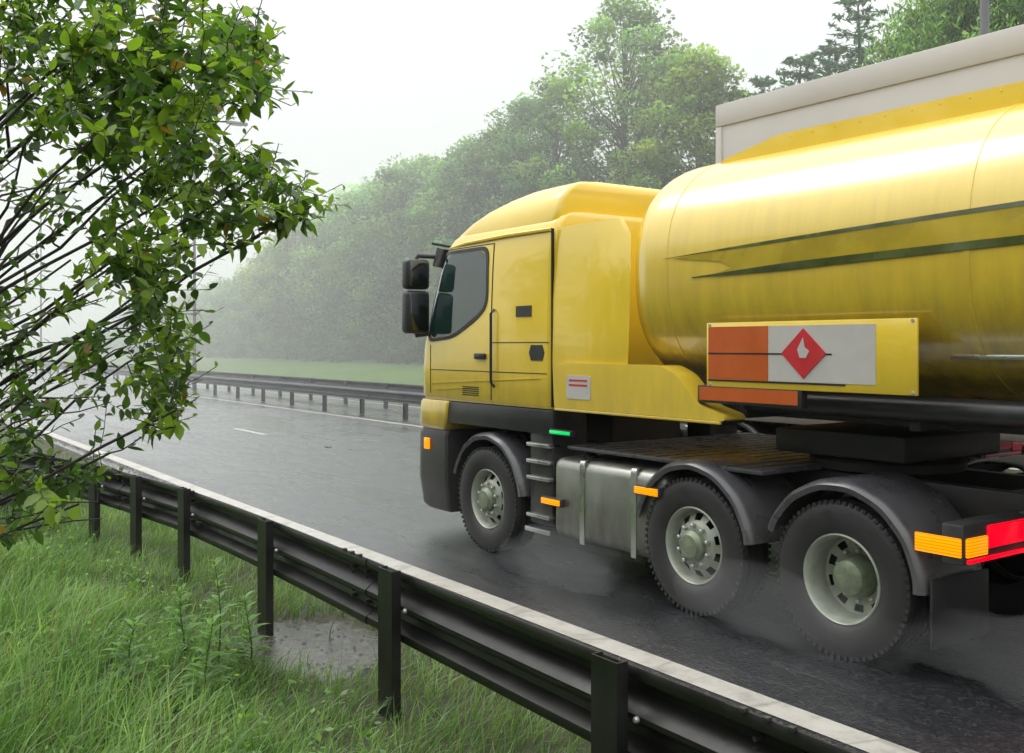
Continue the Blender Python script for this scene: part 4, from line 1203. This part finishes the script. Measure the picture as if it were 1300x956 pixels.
# ================================================================= LEAFY SHRUB beside the camera
def build_shrub():
    rnd = random.Random(5); rs = np.random.default_rng(5)
    root = empty('leafy_shrub', tuple(at(-900, HZ, 3.1).xy) + (0,)); tag(root, 'leafy willow shrub with thin dark stems leaning over the grass verge', 'shrub')
    inv = -Vector(root.location)
    segs = []          # (p, q, r)
    nodes = []; nrad = []
    wood = MB()
    def add_branch(pts, r0, r1, seg=6):
        n = len(pts)
        wood.tube([p + inv for p in pts], [r0 + (r1 - r0) * i / (n - 1) for i in range(n)], seg, False)
        for i, p in enumerate(pts): nodes.append(np.array(p)); nrad.append(r0 + (r1 - r0) * i / (n - 1))
    def curve(p0, p1, p2, n, jit):
        out = []
        for i in range(n):
            t = i / (n - 1)
            q = p0 * (1 - t) ** 2 + p1 * 2 * t * (1 - t) + p2 * t * t
            j = jit * math.sin(PI * t)
            out.append(q + Vector((rnd.uniform(-j, j), rnd.uniform(-j, j), rnd.uniform(-j, j))))
        return out
    # main stems fan out from a stool beyond the frame
    tips = [(60, -60), (140, -40), (230, -60), (300, -30), (335, 60), (290, 130), (340, 215), (395, 262), (330, 300), (240, 300), (205, 350), (225, 425),
            (225, 520), (140, 575), (200, 395), (110, 60), (180, 120), (40, 120), (20, -40), (210, 200), (130, 250), (90, 330), (160, 440), (60, 520), (100, 640), (0, 30), (170, 320), (255, 230)]
    for i, (px, py) in enumerate(tips):
        z = rnd.uniform(2.5, 3.7)
        b0 = at(-900 + rnd.uniform(-130, 240), 0, 3.1 + rnd.uniform(-.5, .6)); b0.z = -0.05
        tip = at(px, py, z)
        ctrl = b0.lerp(tip, .48) + Vector((0, 0, (.35 if py < 350 else .22) * (1 + .3 * rnd.random())))
        pts = curve(b0, ctrl, tip, 16, .055)
        add_branch(pts, rnd.uniform(.011, .021), .0035, 7)
        # a few bare side stems
        for _ in range(4):
            k = rnd.randint(5, 12); d = (pts[k + 1] - pts[k]).normalized()
            e = pts[k] + d * rnd.uniform(.3, .6) + Vector((rnd.uniform(-.3, .3), rnd.uniform(-.3, .3), rnd.uniform(-.15, .35)))
            add_branch(curve(pts[k], pts[k].lerp(e, .5) + Vector((0, 0, .05)), e, 7, .02), .006, .002, 5)
    # shoots carrying leaves
    blobs = [(60, 50, 75, 22), (20, 20, 50, 12), (150, 40, 70, 26), (230, 50, 60, 20), (290, 55, 40, 8), (318, 75, 30, 7), (320, 110, 25, 5), (155, 120, 70, 30), (215, 110, 60, 24), (265, 125, 40, 10), (95, 115, 60, 20), (200, 180, 55, 20),
             (130, 190, 55, 16), (255, 215, 45, 12), (310, 205, 32, 8), (340, 235, 30, 8), (355, 255, 32, 8), (385, 268, 20, 5), (300, 285, 35, 8), (250, 265, 40, 11), (190, 250, 45, 13), (20, 150, 45, 9), (30, 230, 40, 4), (75, 290, 40, 3),
             (190, 330, 42, 14), (195, 390, 34, 12), (222, 432, 18, 7), (200, 470, 36, 14), (205, 525, 25, 9), (150, 355, 40, 8), (100, 400, 45, 6), (60, 470, 55, 9), (20, 520, 45, 8), (105, 530, 30, 3), (50, 590, 45, 11), (118, 590, 22, 5),
             (20, 640, 45, 11), (75, 640, 28, 5), (10, 340, 35, 4), (150, 300, 40, 7), (10, 430, 40, 6), (120, 450, 30, 5), (-30, 80, 50, 10), (-30, 250, 50, 7), (-30, 450, 60, 9), (-40, 600, 50, 9), (40, -40, 60, 14), (160, -45, 60, 14), (240, -30, 40, 8), (305, 45, 34, 6), (318, 95, 26, 5),
             (-110, 120, 80, 12), (-140, 330, 90, 12), (-120, -60, 90, 14), (-230, 220, 100, 14), (-250, 20, 100, 12), (-270, 430, 100, 14), (-380, 300, 100, 12), (-420, 520, 110, 14), (-520, 640, 110, 12), (-180, 560, 80, 10), (60, -130, 80, 12), (190, -120, 70, 10)]
    shoots = []
    for (px, py, rr, n) in blobs:
        for _ in range(int(n * (1.3 if py < 300 or px > 150 else .95))):
            a = rnd.uniform(0, 2 * PI); q = rr * math.sqrt(rnd.random())
            z = min(max(rnd.gauss(3.0, .38), 2.2), 3.9)
            shoots.append(at(px + q * math.cos(a), py + q * math.sin(a), z))
    LV = []; LF = []; LC = []
    # leaf template (along +x, normal +z): pointed ellipse folded along the midrib
    tx = np.array([0, .18, .42, .70, 1.0]); tw = np.array([0.02, .20, .27, .19, 0.0])
    tmpl = []
    for s in (1, 0, -1):
        for x, w in zip(tx, tw): tmpl.append((x, s * w, abs(s) * w * .28 - .16 * x * x))
    tmpl = np.array(tmpl)
    tf = []
    for i in range(4):
        tf.append((i, i + 1, 5 + i + 1, 5 + i)); tf.append((5 + i, 5 + i + 1, 10 + i + 1, 10 + i))
    tf = np.array(tf)
    cnt = 0
    order = sorted(range(len(shoots)), key=lambda i: rnd.random())
    camv = at(650, HZ, 0)
    for si in order:
        tip = shoots[si]
        arr = np.array(nodes); d = np.linalg.norm(arr - np.array(tip), axis=1)
        d += (arr[:, 2] > tip.z + .05) * .25           # prefer to grow upwards and outwards
        k = int(np.argmin(d + (d < .06) * .1))
        p0 = Vector(nodes[k])
        if (tip - p0).length > 1.1: continue
        grow = (tip - p0)
        ln = rnd.uniform(.14, .25)
        dirn = (grow.normalized() * .6 + Vector((CT * .7, -ST * .7, .45)) * .6 + Vector((rnd.uniform(-1, 1), rnd.uniform(-1, 1), rnd.uniform(-.7, 1))) * .55).normalized()
        end = tip + dirn * ln * .5; tip = tip - dirn * ln * .5
        pts = curve(p0, tip, end, 9, .008)
        add_branch(pts, min(nrad[k] * .75, .005), .0012, 4)
        total = sum((pts[i + 1] - pts[i]).length for i in range(8))
        nl = int(rnd.uniform(11, 18))
        young = rnd.random() < .30
        tone = rnd.uniform(.6, 1.2)
        for j in range(nl):
            t = 1 - (j / nl) * min(.92, .40 / max(total, .3) + .25)
            idx = min(int(t * 8), 7); p = pts[idx].lerp(pts[idx + 1], t * 8 - idx)
            ax = (pts[idx + 1] - pts[idx]).normalized()
            side = ax.orthogonal().normalized()
            side.rotate(Matrix.Rotation(j * 2.4 + rnd.uniform(-.6, .6), 3, ax))
            ld = (ax * rnd.uniform(.3, .9) + side + Vector((0, 0, -.18))).normalized()
            up = Vector((rnd.uniform(-.6, .6), rnd.uniform(-.6, .6), 1)); wv = up.cross(ld).normalized(); nv = ld.cross(wv)
            size = rnd.uniform(.026, .058) * (.75 if j < 2 else 1)
            q = tmpl * size; q[:, 2] *= rnd.uniform(-.3, 2.0); q[:, 1] *= rnd.uniform(.75, 1.2)
            P = np.array(p)[None] + q[:, :1] * np.array(ld)[None] + q[:, 1:2] * np.array(wv)[None] + q[:, 2:] * np.array(nv)[None] + np.array(inv)[None]
            LV.append(P); LF.append((tf + cnt * 15).ravel()); 
            if young or (j < 3 and rnd.random() < .4): c = np.array((.165, .255, .032)) * rnd.uniform(.75, 1.15)
            else: c = np.array((.062, .122, .026)) * tone * rnd.uniform(.75, 1.3)
            if rnd.random() < .008: c = np.array((.28, .16, .03))
            LC.append(np.tile(c, (15, 1))); cnt += 1
    wood.build('branches', M['stem'], root, recalc=False).name = 'stem'
    quick_mesh('foliage', np.concatenate(LV), np.concatenate(LF), 4, M['leaf'], np.concatenate(LC), root, smooth=True)
    print('shrub leaves', cnt)
build_shrub()

# ================================================================= GRASS AND WEEDS
def grass_field(name, label, n, sampler, hfun, wfun, colfun, lean_dir=(0.5, -0.25), nseg=4):
    P = sampler(n); n = len(P)
    h = hfun(P); w = wfun(P)
    az = RNG.uniform(0, 2 * PI, n)
    lean = np.stack([np.cos(az), np.sin(az)], 1) * RNG.uniform(.1, .55, n)[:, None] + np.array(lean_dir)[None] * RNG.uniform(.1, .9, n)[:, None]
    wd = RNG.uniform(0, 2 * PI, n); W = np.stack([np.cos(wd), np.sin(wd), np.zeros(n)], 1)
    zg = np.array([verge_z(x, y) if x < 23.7 else bank_z(x, y) for x, y in P])
    v = np.empty((n, nseg * 2, 3)); curl = RNG.uniform(.6, 1.9, n)
    for i in range(nseg):
        t = i / (nseg - 1)
        c = np.stack([P[:, 0] + lean[:, 0] * h * t ** 1.8 * curl, P[:, 1] + lean[:, 1] * h * t ** 1.8 * curl, zg - .02 + h * (t - .28 * curl * t ** 3 * np.linalg.norm(lean, axis=1))], 1)
        ww = (w * (1 - t ** 1.6) + .0006)[:, None]
        v[:, 2 * i] = c - W * ww * .5; v[:, 2 * i + 1] = c + W * ww * .5
    f = []
    base = np.arange(n)[:, None] * nseg * 2
    for i in range(nseg - 1): f.append(base + np.array([[2 * i, 2 * i + 1, 2 * i + 3, 2 * i + 2]]))
    f = np.stack(f, 1).reshape(-1)
    col = colfun(P, n)
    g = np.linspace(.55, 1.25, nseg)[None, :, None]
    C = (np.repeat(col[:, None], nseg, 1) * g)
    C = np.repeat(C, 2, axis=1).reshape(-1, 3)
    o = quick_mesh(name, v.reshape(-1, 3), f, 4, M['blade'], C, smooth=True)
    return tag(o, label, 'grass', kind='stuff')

def rail_x(y): return np.interp(y, [p[1] for p in NP], [p[0] for p in NP])
def keep_off(P):
    d = np.sqrt(((P[:, 0] - PUD[0]) / .66) ** 2 + ((P[:, 1] - PUD[1]) / .85) ** 2)
    nz = np.array([noise.noise((x * 2.2, y * 2.2, 1.7)) for x, y in P])
    k = (d + .75 * nz > .80) | (RNG.random(len(P)) < .02)
    return k
def s_tall(n):
    y = RNG.uniform(1.0, 13.5, n); x = RNG.uniform(-4.6, 2.45, n)
    rx = rail_x(y)
    P = np.stack([x, y], 1)
    fall = np.clip((rx - x) / .7, 0, 1)
    clump = np.array([noise.noise((a * 1.8, b * 1.8, 0)) for a, b in P])
    return P[(RNG.random(n) < .12 + .9 * fall) & (clump + RNG.random(n) * 1.2 > .05) & keep_off(P)]
def h_tall(P):
    f = np.clip((rail_x(P[:, 1]) - P[:, 0]) / 1.3, .25, 1)
    c = np.array([noise.noise((a * .9, b * .9, 4)) for a, b in P])
    return (RNG.uniform(.18, .50, len(P)) * (1 + .35 * c)) * f
def c_tall(P, n):
    tone = np.array([noise.noise((a * 1.3, b * 1.3, 8)) for a, b in P])[:, None]
    a = np.array([[.080, .185, .036]]); b_ = np.array([[.32, .45, .18]])
    t = np.clip(RNG.random((n, 1)) * .7 + tone * .6, 0, 1)
    c = a * (1 - t) + b_ * t
    dry = RNG.random(n) < .055; c[dry] = np.array([.24, .20, .10])
    return c * RNG.uniform(.75, 1.2, (n, 1))
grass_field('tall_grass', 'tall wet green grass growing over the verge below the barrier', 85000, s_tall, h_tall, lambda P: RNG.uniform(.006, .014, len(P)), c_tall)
def s_low(n):
    y = RNG.uniform(1.0, 26, n); rx = rail_x(np.minimum(y, 14)); x = rx + RNG.uniform(-.9, 1.25, n)
    P = np.stack([x, y], 1)
    clump = np.array([noise.noise((a * 2.6, b * 2.6, 12)) for a, b in P])
    return P[(clump + RNG.random(n) * .9 > .22) & (x < 3.75) & keep_off(P)]
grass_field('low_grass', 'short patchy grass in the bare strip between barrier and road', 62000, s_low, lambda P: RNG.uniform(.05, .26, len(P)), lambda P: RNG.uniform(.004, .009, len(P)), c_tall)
def s_far(n):
    y = RNG.uniform(13, 60, n); x = RNG.uniform(-14, 3.4, n); return np.stack([x, y], 1)
grass_field('rough_grass', 'rough grass on the verge further along behind the shrub', 24000, s_far, lambda P: RNG.uniform(.2, .5, len(P)), lambda P: RNG.uniform(.012, .03, len(P)), c_tall, nseg=3)

def broad_weeds():
    n = 5200
    y = RNG.uniform(2.0, 11.5, n); x = RNG.uniform(-3.8, 2.2, n); P = np.stack([x, y], 1)
    cl = np.array([noise.noise((a * 1.1, b * 1.1, 21)) for a, b in P]); keep = (cl + RNG.random(n) * .35 > .22) & (x < rail_x(y) - .12) & keep_off(P)
    P = P[keep]; n = len(P)
    z = np.array([verge_z(a, b) for a, b in P]) + RNG.uniform(.04, .26, n)
    C = np.repeat(np.stack([P[:, 0], P[:, 1], z], 1), 4, axis=0) + RNG.normal(size=(n * 4, 3)) * np.array([.05, .05, .04])
    k = RNG.random((n * 4, 1)); col = (np.array([[.08, .19, .035]]) * (1 - k) + np.array([[.20, .33, .07]]) * k) * RNG.uniform(.7, 1.25, (n * 4, 1))
    v, f, c = leaf_quads(C, RNG.uniform(.02, .055, n * 4), col, .8, .5)
    tag(quick_mesh('verge_weeds', v, f, 4, M['leaf'], c), 'low broad leaved weeds mixed through the tall verge grass', 'weeds', kind='stuff')
broad_weeds()

# stones and bits on the silted patch
sv = []; sf = []
for i in range(150):
    a = random.uniform(0, 2 * PI); q = math.sqrt(random.random())
    x = PUD[0] + .62 * q * math.cos(a); y = PUD[1] + .9 * q * math.sin(a); s = random.uniform(.006, .022); z = verge_z(x, y)
    o = len(sv)
    for dx, dy, dz in ((-1, -1, -.3), (1.3, -.8, -.3), (.9, 1.2, -.3), (-.8, 1, -.3), (.1, -.1, .7)):
        sv.append((x + dx * s * random.uniform(.6, 1.3), y + dy * s * random.uniform(.6, 1.3), z + dz * s))
    sf += [o, o + 1, o + 4, o + 1, o + 2, o + 4, o + 2, o + 3, o + 4, o + 3, o, o + 4]
tag(quick_mesh('gravel', np.array(sv), np.array(sf), 3, M['stone']), 'dark stones and soil crumbs on the wet silted patch', 'gravel', kind='stuff')

# tall weeds standing in the grass
def weed(px, py_base, z, H, label, seed, lw=.09):
    rnd = random.Random(seed)
    p = at(px, py_base, z); g = verge_z(p.x, p.y)
    r = empty('tall_weed', (p.x, p.y, g)); tag(r, label, 'weed', 'tall weeds by the barrier')
    st = MB(); pts = [Vector((.05 * math.sin(t * 3 + seed) * t, .05 * math.cos(t * 2 + seed) * t, H * t)) for t in np.linspace(0, 1, 8)]
    st.tube(pts, [.007 - .005 * t for t in np.linspace(0, 1, 8)], 6); st.build('stem', M['stalk'], r, recalc=False)
    V = []; Fq = []; C = []; cnt = 0
    tx = np.array([0, .25, .5, .75, 1.0]); tw = np.array([.01, .13, .17, .11, 0])
    tm = np.array([(x, s * w, abs(s) * w * .3 - .35 * x * x) for s in (1, 0, -1) for x, w in zip(tx, tw)])
    tf = np.array([q for i in range(4) for q in ((i, i + 1, 6 + i, 5 + i), (5 + i, 6 + i, 11 + i, 10 + i))])
    for j in range(26):
        t = .12 + .88 * j / 26; idx = min(int(t * 7), 6); q = pts[idx].lerp(pts[idx + 1], t * 7 - idx)
        for s in range(2 if t < .9 else 3):
            a = j * 2.4 + s * PI + rnd.uniform(-.4, .4)
            ld = Vector((math.cos(a), math.sin(a), .35 + .5 * t)).normalized(); wv = Vector((0, 0, 1)).cross(ld).normalized(); nv = ld.cross(wv)
            sz = lw * (1.25 - .75 * t) * rnd.uniform(.7, 1.3)
            V.append(np.array(q)[None] + (tm * sz)[:, :1] * np.array(ld) + (tm * sz)[:, 1:2] * np.array(wv) + (tm * sz)[:, 2:] * np.array(nv)); Fq.append((tf + 15 * cnt).ravel())
            C.append(np.tile(np.array((.12, .24, .04)) * rnd.uniform(.7, 1.4), (15, 1))); cnt += 1
    quick_mesh('leaves', np.concatenate(V), np.concatenate(Fq), 4, M['leaf'], np.concatenate(C), r, smooth=True)
weed(276, 860, 5.9, .74, 'tall leafy weed with a pointed tip before the beam between two posts', 1, .12)
weed(318, 850, 6.0, .50, 'leafy weed leaning against the post beside the wet silted patch', 2, .12)
weed(235, 820, 6.2, .48, 'bushy weed in the grass below the third visible post', 3, .13)
weed(168, 860, 5.6, .42, 'short broad leaved weed in the thick of the tall grass', 4, .14)
weed(262, 880, 5.4, .5, 'dark leaved weed standing low in the grass under the tallest weed', 5, .13)

# ================================================================= RAIN MIST
def mist():
    m, nt, out = new_mat('rain_mist')
    v = N(nt, 'ShaderNodeVolumeScatter')
    v.inputs['Color'].default_value = (1.0, 1.0, 1.0, 1)
    tc = N(nt, 'ShaderNodeTexCoord'); sp = N(nt, 'ShaderNodeSeparateXYZ'); L(nt, tc.outputs['Object'], sp.inputs[0])
    mr = N(nt, 'ShaderNodeMapRange'); mr.inputs[1].default_value = 8; mr.inputs[2].default_value = 32; mr.inputs[3].default_value = 0.0004; mr.inputs[4].default_value = 0.0086
    L(nt, sp.outputs['Y'], mr.inputs[0]); L(nt, mr.outputs[0], v.inputs['Density'])
    v.inputs['Anisotropy'].default_value = 0.0
    L(nt, v.outputs[0], out.inputs['Volume'])
    b = MB(); b.box(-150, 250, -40, 420, -3, 40)
    m.cycles.volume_step_rate = 0.2
    o = b.build('rain_mist', m, None, smooth=False)
    tag(o, 'grey rain mist hanging over the road and woodland', 'mist', kind='stuff')
mist()

def spray():
    m, nt, out = new_mat('wheel_spray')
    v = N(nt, 'ShaderNodeVolumeScatter'); v.inputs['Color'].default_value = (.97, .98, 1, 1); v.inputs['Density'].default_value = 0.21
    L(nt, v.outputs[0], out.inputs['Volume'])
    rnd = random.Random(3); b = MB()
    for (x, y, n, sp) in ((5.3, 7.2, 4, .35), (5.3, 4.6, 4, .3), (5.35, 3.0, 6, .5), (5.4, 1.9, 6, .7), (7.6, 2.6, 4, .6)):
        for k in range(n):
            c = Vector((x + rnd.uniform(-.25, .2), y - rnd.uniform(0, 1.0) * sp * 2, .10 + rnd.uniform(0, .22)))
            q = bmesh.new(); bmesh.ops.create_icosphere(q, subdivisions=3, radius=1)
            sx, sy, sz = rnd.uniform(.18, .34), rnd.uniform(.4, .8), rnd.uniform(.12, .26)
            vs = []
            for p in q.verts:
                f = 1 + .35 * noise.noise(p.co * 1.7 + Vector((k, x, y)))
                w = Vector((p.co.x * sx, p.co.y * sy, p.co.z * sz)) * f + c; w.z = max(w.z, .012); vs.append(w)
            q.verts.index_update()
            b.add(vs, [[p.index for p in f.verts] for f in q.faces]); q.free()
    o = b.build('wheel_spray', m)
    rm = o.modifiers.new('union', 'REMESH'); rm.mode = 'VOXEL'; rm.voxel_size = 0.035
    tag(o, 'grey water spray thrown up around the tanker wheels', 'spray', kind='stuff')
spray()

# ================================================================= WORLD, SUN, CAMERA
SUN_EL, SUN_AZ = math.radians(52), math.radians(-20)     # high behind the cloud, ahead of the lorries
w = bpy.data.worlds.new('World'); sc.world = w; w.use_nodes = True
nt = w.node_tree
for n in list(nt.nodes): nt.nodes.remove(n)
out = nt.nodes.new('ShaderNodeOutputWorld')
sky = nt.nodes.new('ShaderNodeTexSky'); sky.sky_type = 'NISHITA'; sky.sun_disc = False
sky.sun_elevation = SUN_EL; sky.sun_rotation = SUN_AZ; sky.dust_density = 5; sky.air_density = 1.0
hsv = nt.nodes.new('ShaderNodeHueSaturation'); hsv.inputs['Saturation'].default_value = 0.12; nt.links.new(sky.outputs[0], hsv.inputs['Color'])
bg1 = nt.nodes.new('ShaderNodeBackground'); bg1.inputs[1].default_value = 0.03; nt.links.new(hsv.outputs[0], bg1.inputs[0])
bg2 = nt.nodes.new('ShaderNodeBackground')
tcw = nt.nodes.new('ShaderNodeTexCoord'); spw = nt.nodes.new('ShaderNodeSeparateXYZ'); nt.links.new(tcw.outputs['Generated'], spw.inputs[0])
mxz = nt.nodes.new('ShaderNodeMath'); mxz.operation = 'MAXIMUM'; mxz.inputs[1].default_value = 0.0; nt.links.new(spw.outputs['Z'], mxz.inputs[0])
pw = nt.nodes.new('ShaderNodeMath'); pw.operation = 'POWER'; pw.inputs[1].default_value = 1.6; nt.links.new(mxz.outputs[0], pw.inputs[0])
ov = nt.nodes.new('ShaderNodeMath'); ov.operation = 'MULTIPLY_ADD'; ov.inputs[1].default_value = 1.9; ov.inputs[2].default_value = 0.74; nt.links.new(pw.outputs[0], ov.inputs[0])
cn = nt.nodes.new('ShaderNodeTexNoise'); cn.inputs['Scale'].default_value = 2.2; cn.inputs['Detail'].default_value = 4; nt.links.new(tcw.outputs['Generated'], cn.inputs['Vector'])
cr_ = nt.nodes.new('ShaderNodeValToRGB'); cr_.color_ramp.elements[0].position = .3; cr_.color_ramp.elements[0].color = (.90, .925, .965, 1); cr_.color_ramp.elements[1].position = .7; cr_.color_ramp.elements[1].color = (.975, .99, 1.0, 1); nt.links.new(cn.outputs[0], cr_.inputs[0])
nt.links.new(cr_.outputs[0], bg2.inputs[0]); nt.links.new(ov.outputs[0], bg2.inputs[1])
add = nt.nodes.new('ShaderNodeAddShader'); nt.links.new(bg1.outputs[0], add.inputs[0]); nt.links.new(bg2.outputs[0], add.inputs[1])
nt.links.new(add.outputs[0], out.inputs[0])

sd = bpy.data.lights.new('sun', 'SUN'); sd.energy = 0.8; sd.angle = math.radians(25); sd.color = (1.0, 0.97, 0.93)
so = bpy.data.objects.new('sun', sd); COL.objects.link(so)
d = Vector((math.sin(SUN_AZ) * math.cos(SUN_EL), math.cos(SUN_AZ) * math.cos(SUN_EL), math.sin(SUN_EL)))
so.rotation_euler = d.to_track_quat('Z', 'Y').to_euler()

cd = bpy.data.cameras.new('camera'); cam = bpy.data.objects.new('camera', cd); COL.objects.link(cam)
cam.location = (0, 0, HC); cam.rotation_euler = (PI / 2, 0, -TH)
cd.sensor_width = 36.0; cd.lens = F / 1300 * 36.0
cd.shift_y = -(956 / 2 - HZ) / 1300.0
cd.clip_start = 0.05; cd.clip_end = 3000
sc.camera = cam
sc.view_settings.view_transform = 'Standard'; sc.view_settings.look = 'None'; sc.view_settings.exposure = 0; sc.view_settings.gamma = 1
cy = sc.cycles
cy.volume_bounces = 8; cy.max_bounces = 10; cy.diffuse_bounces = 3; cy.glossy_bounces = 3; cy.transmission_bounces = 4
cy.use_denoising = True
cy.sample_clamp_indirect = 6
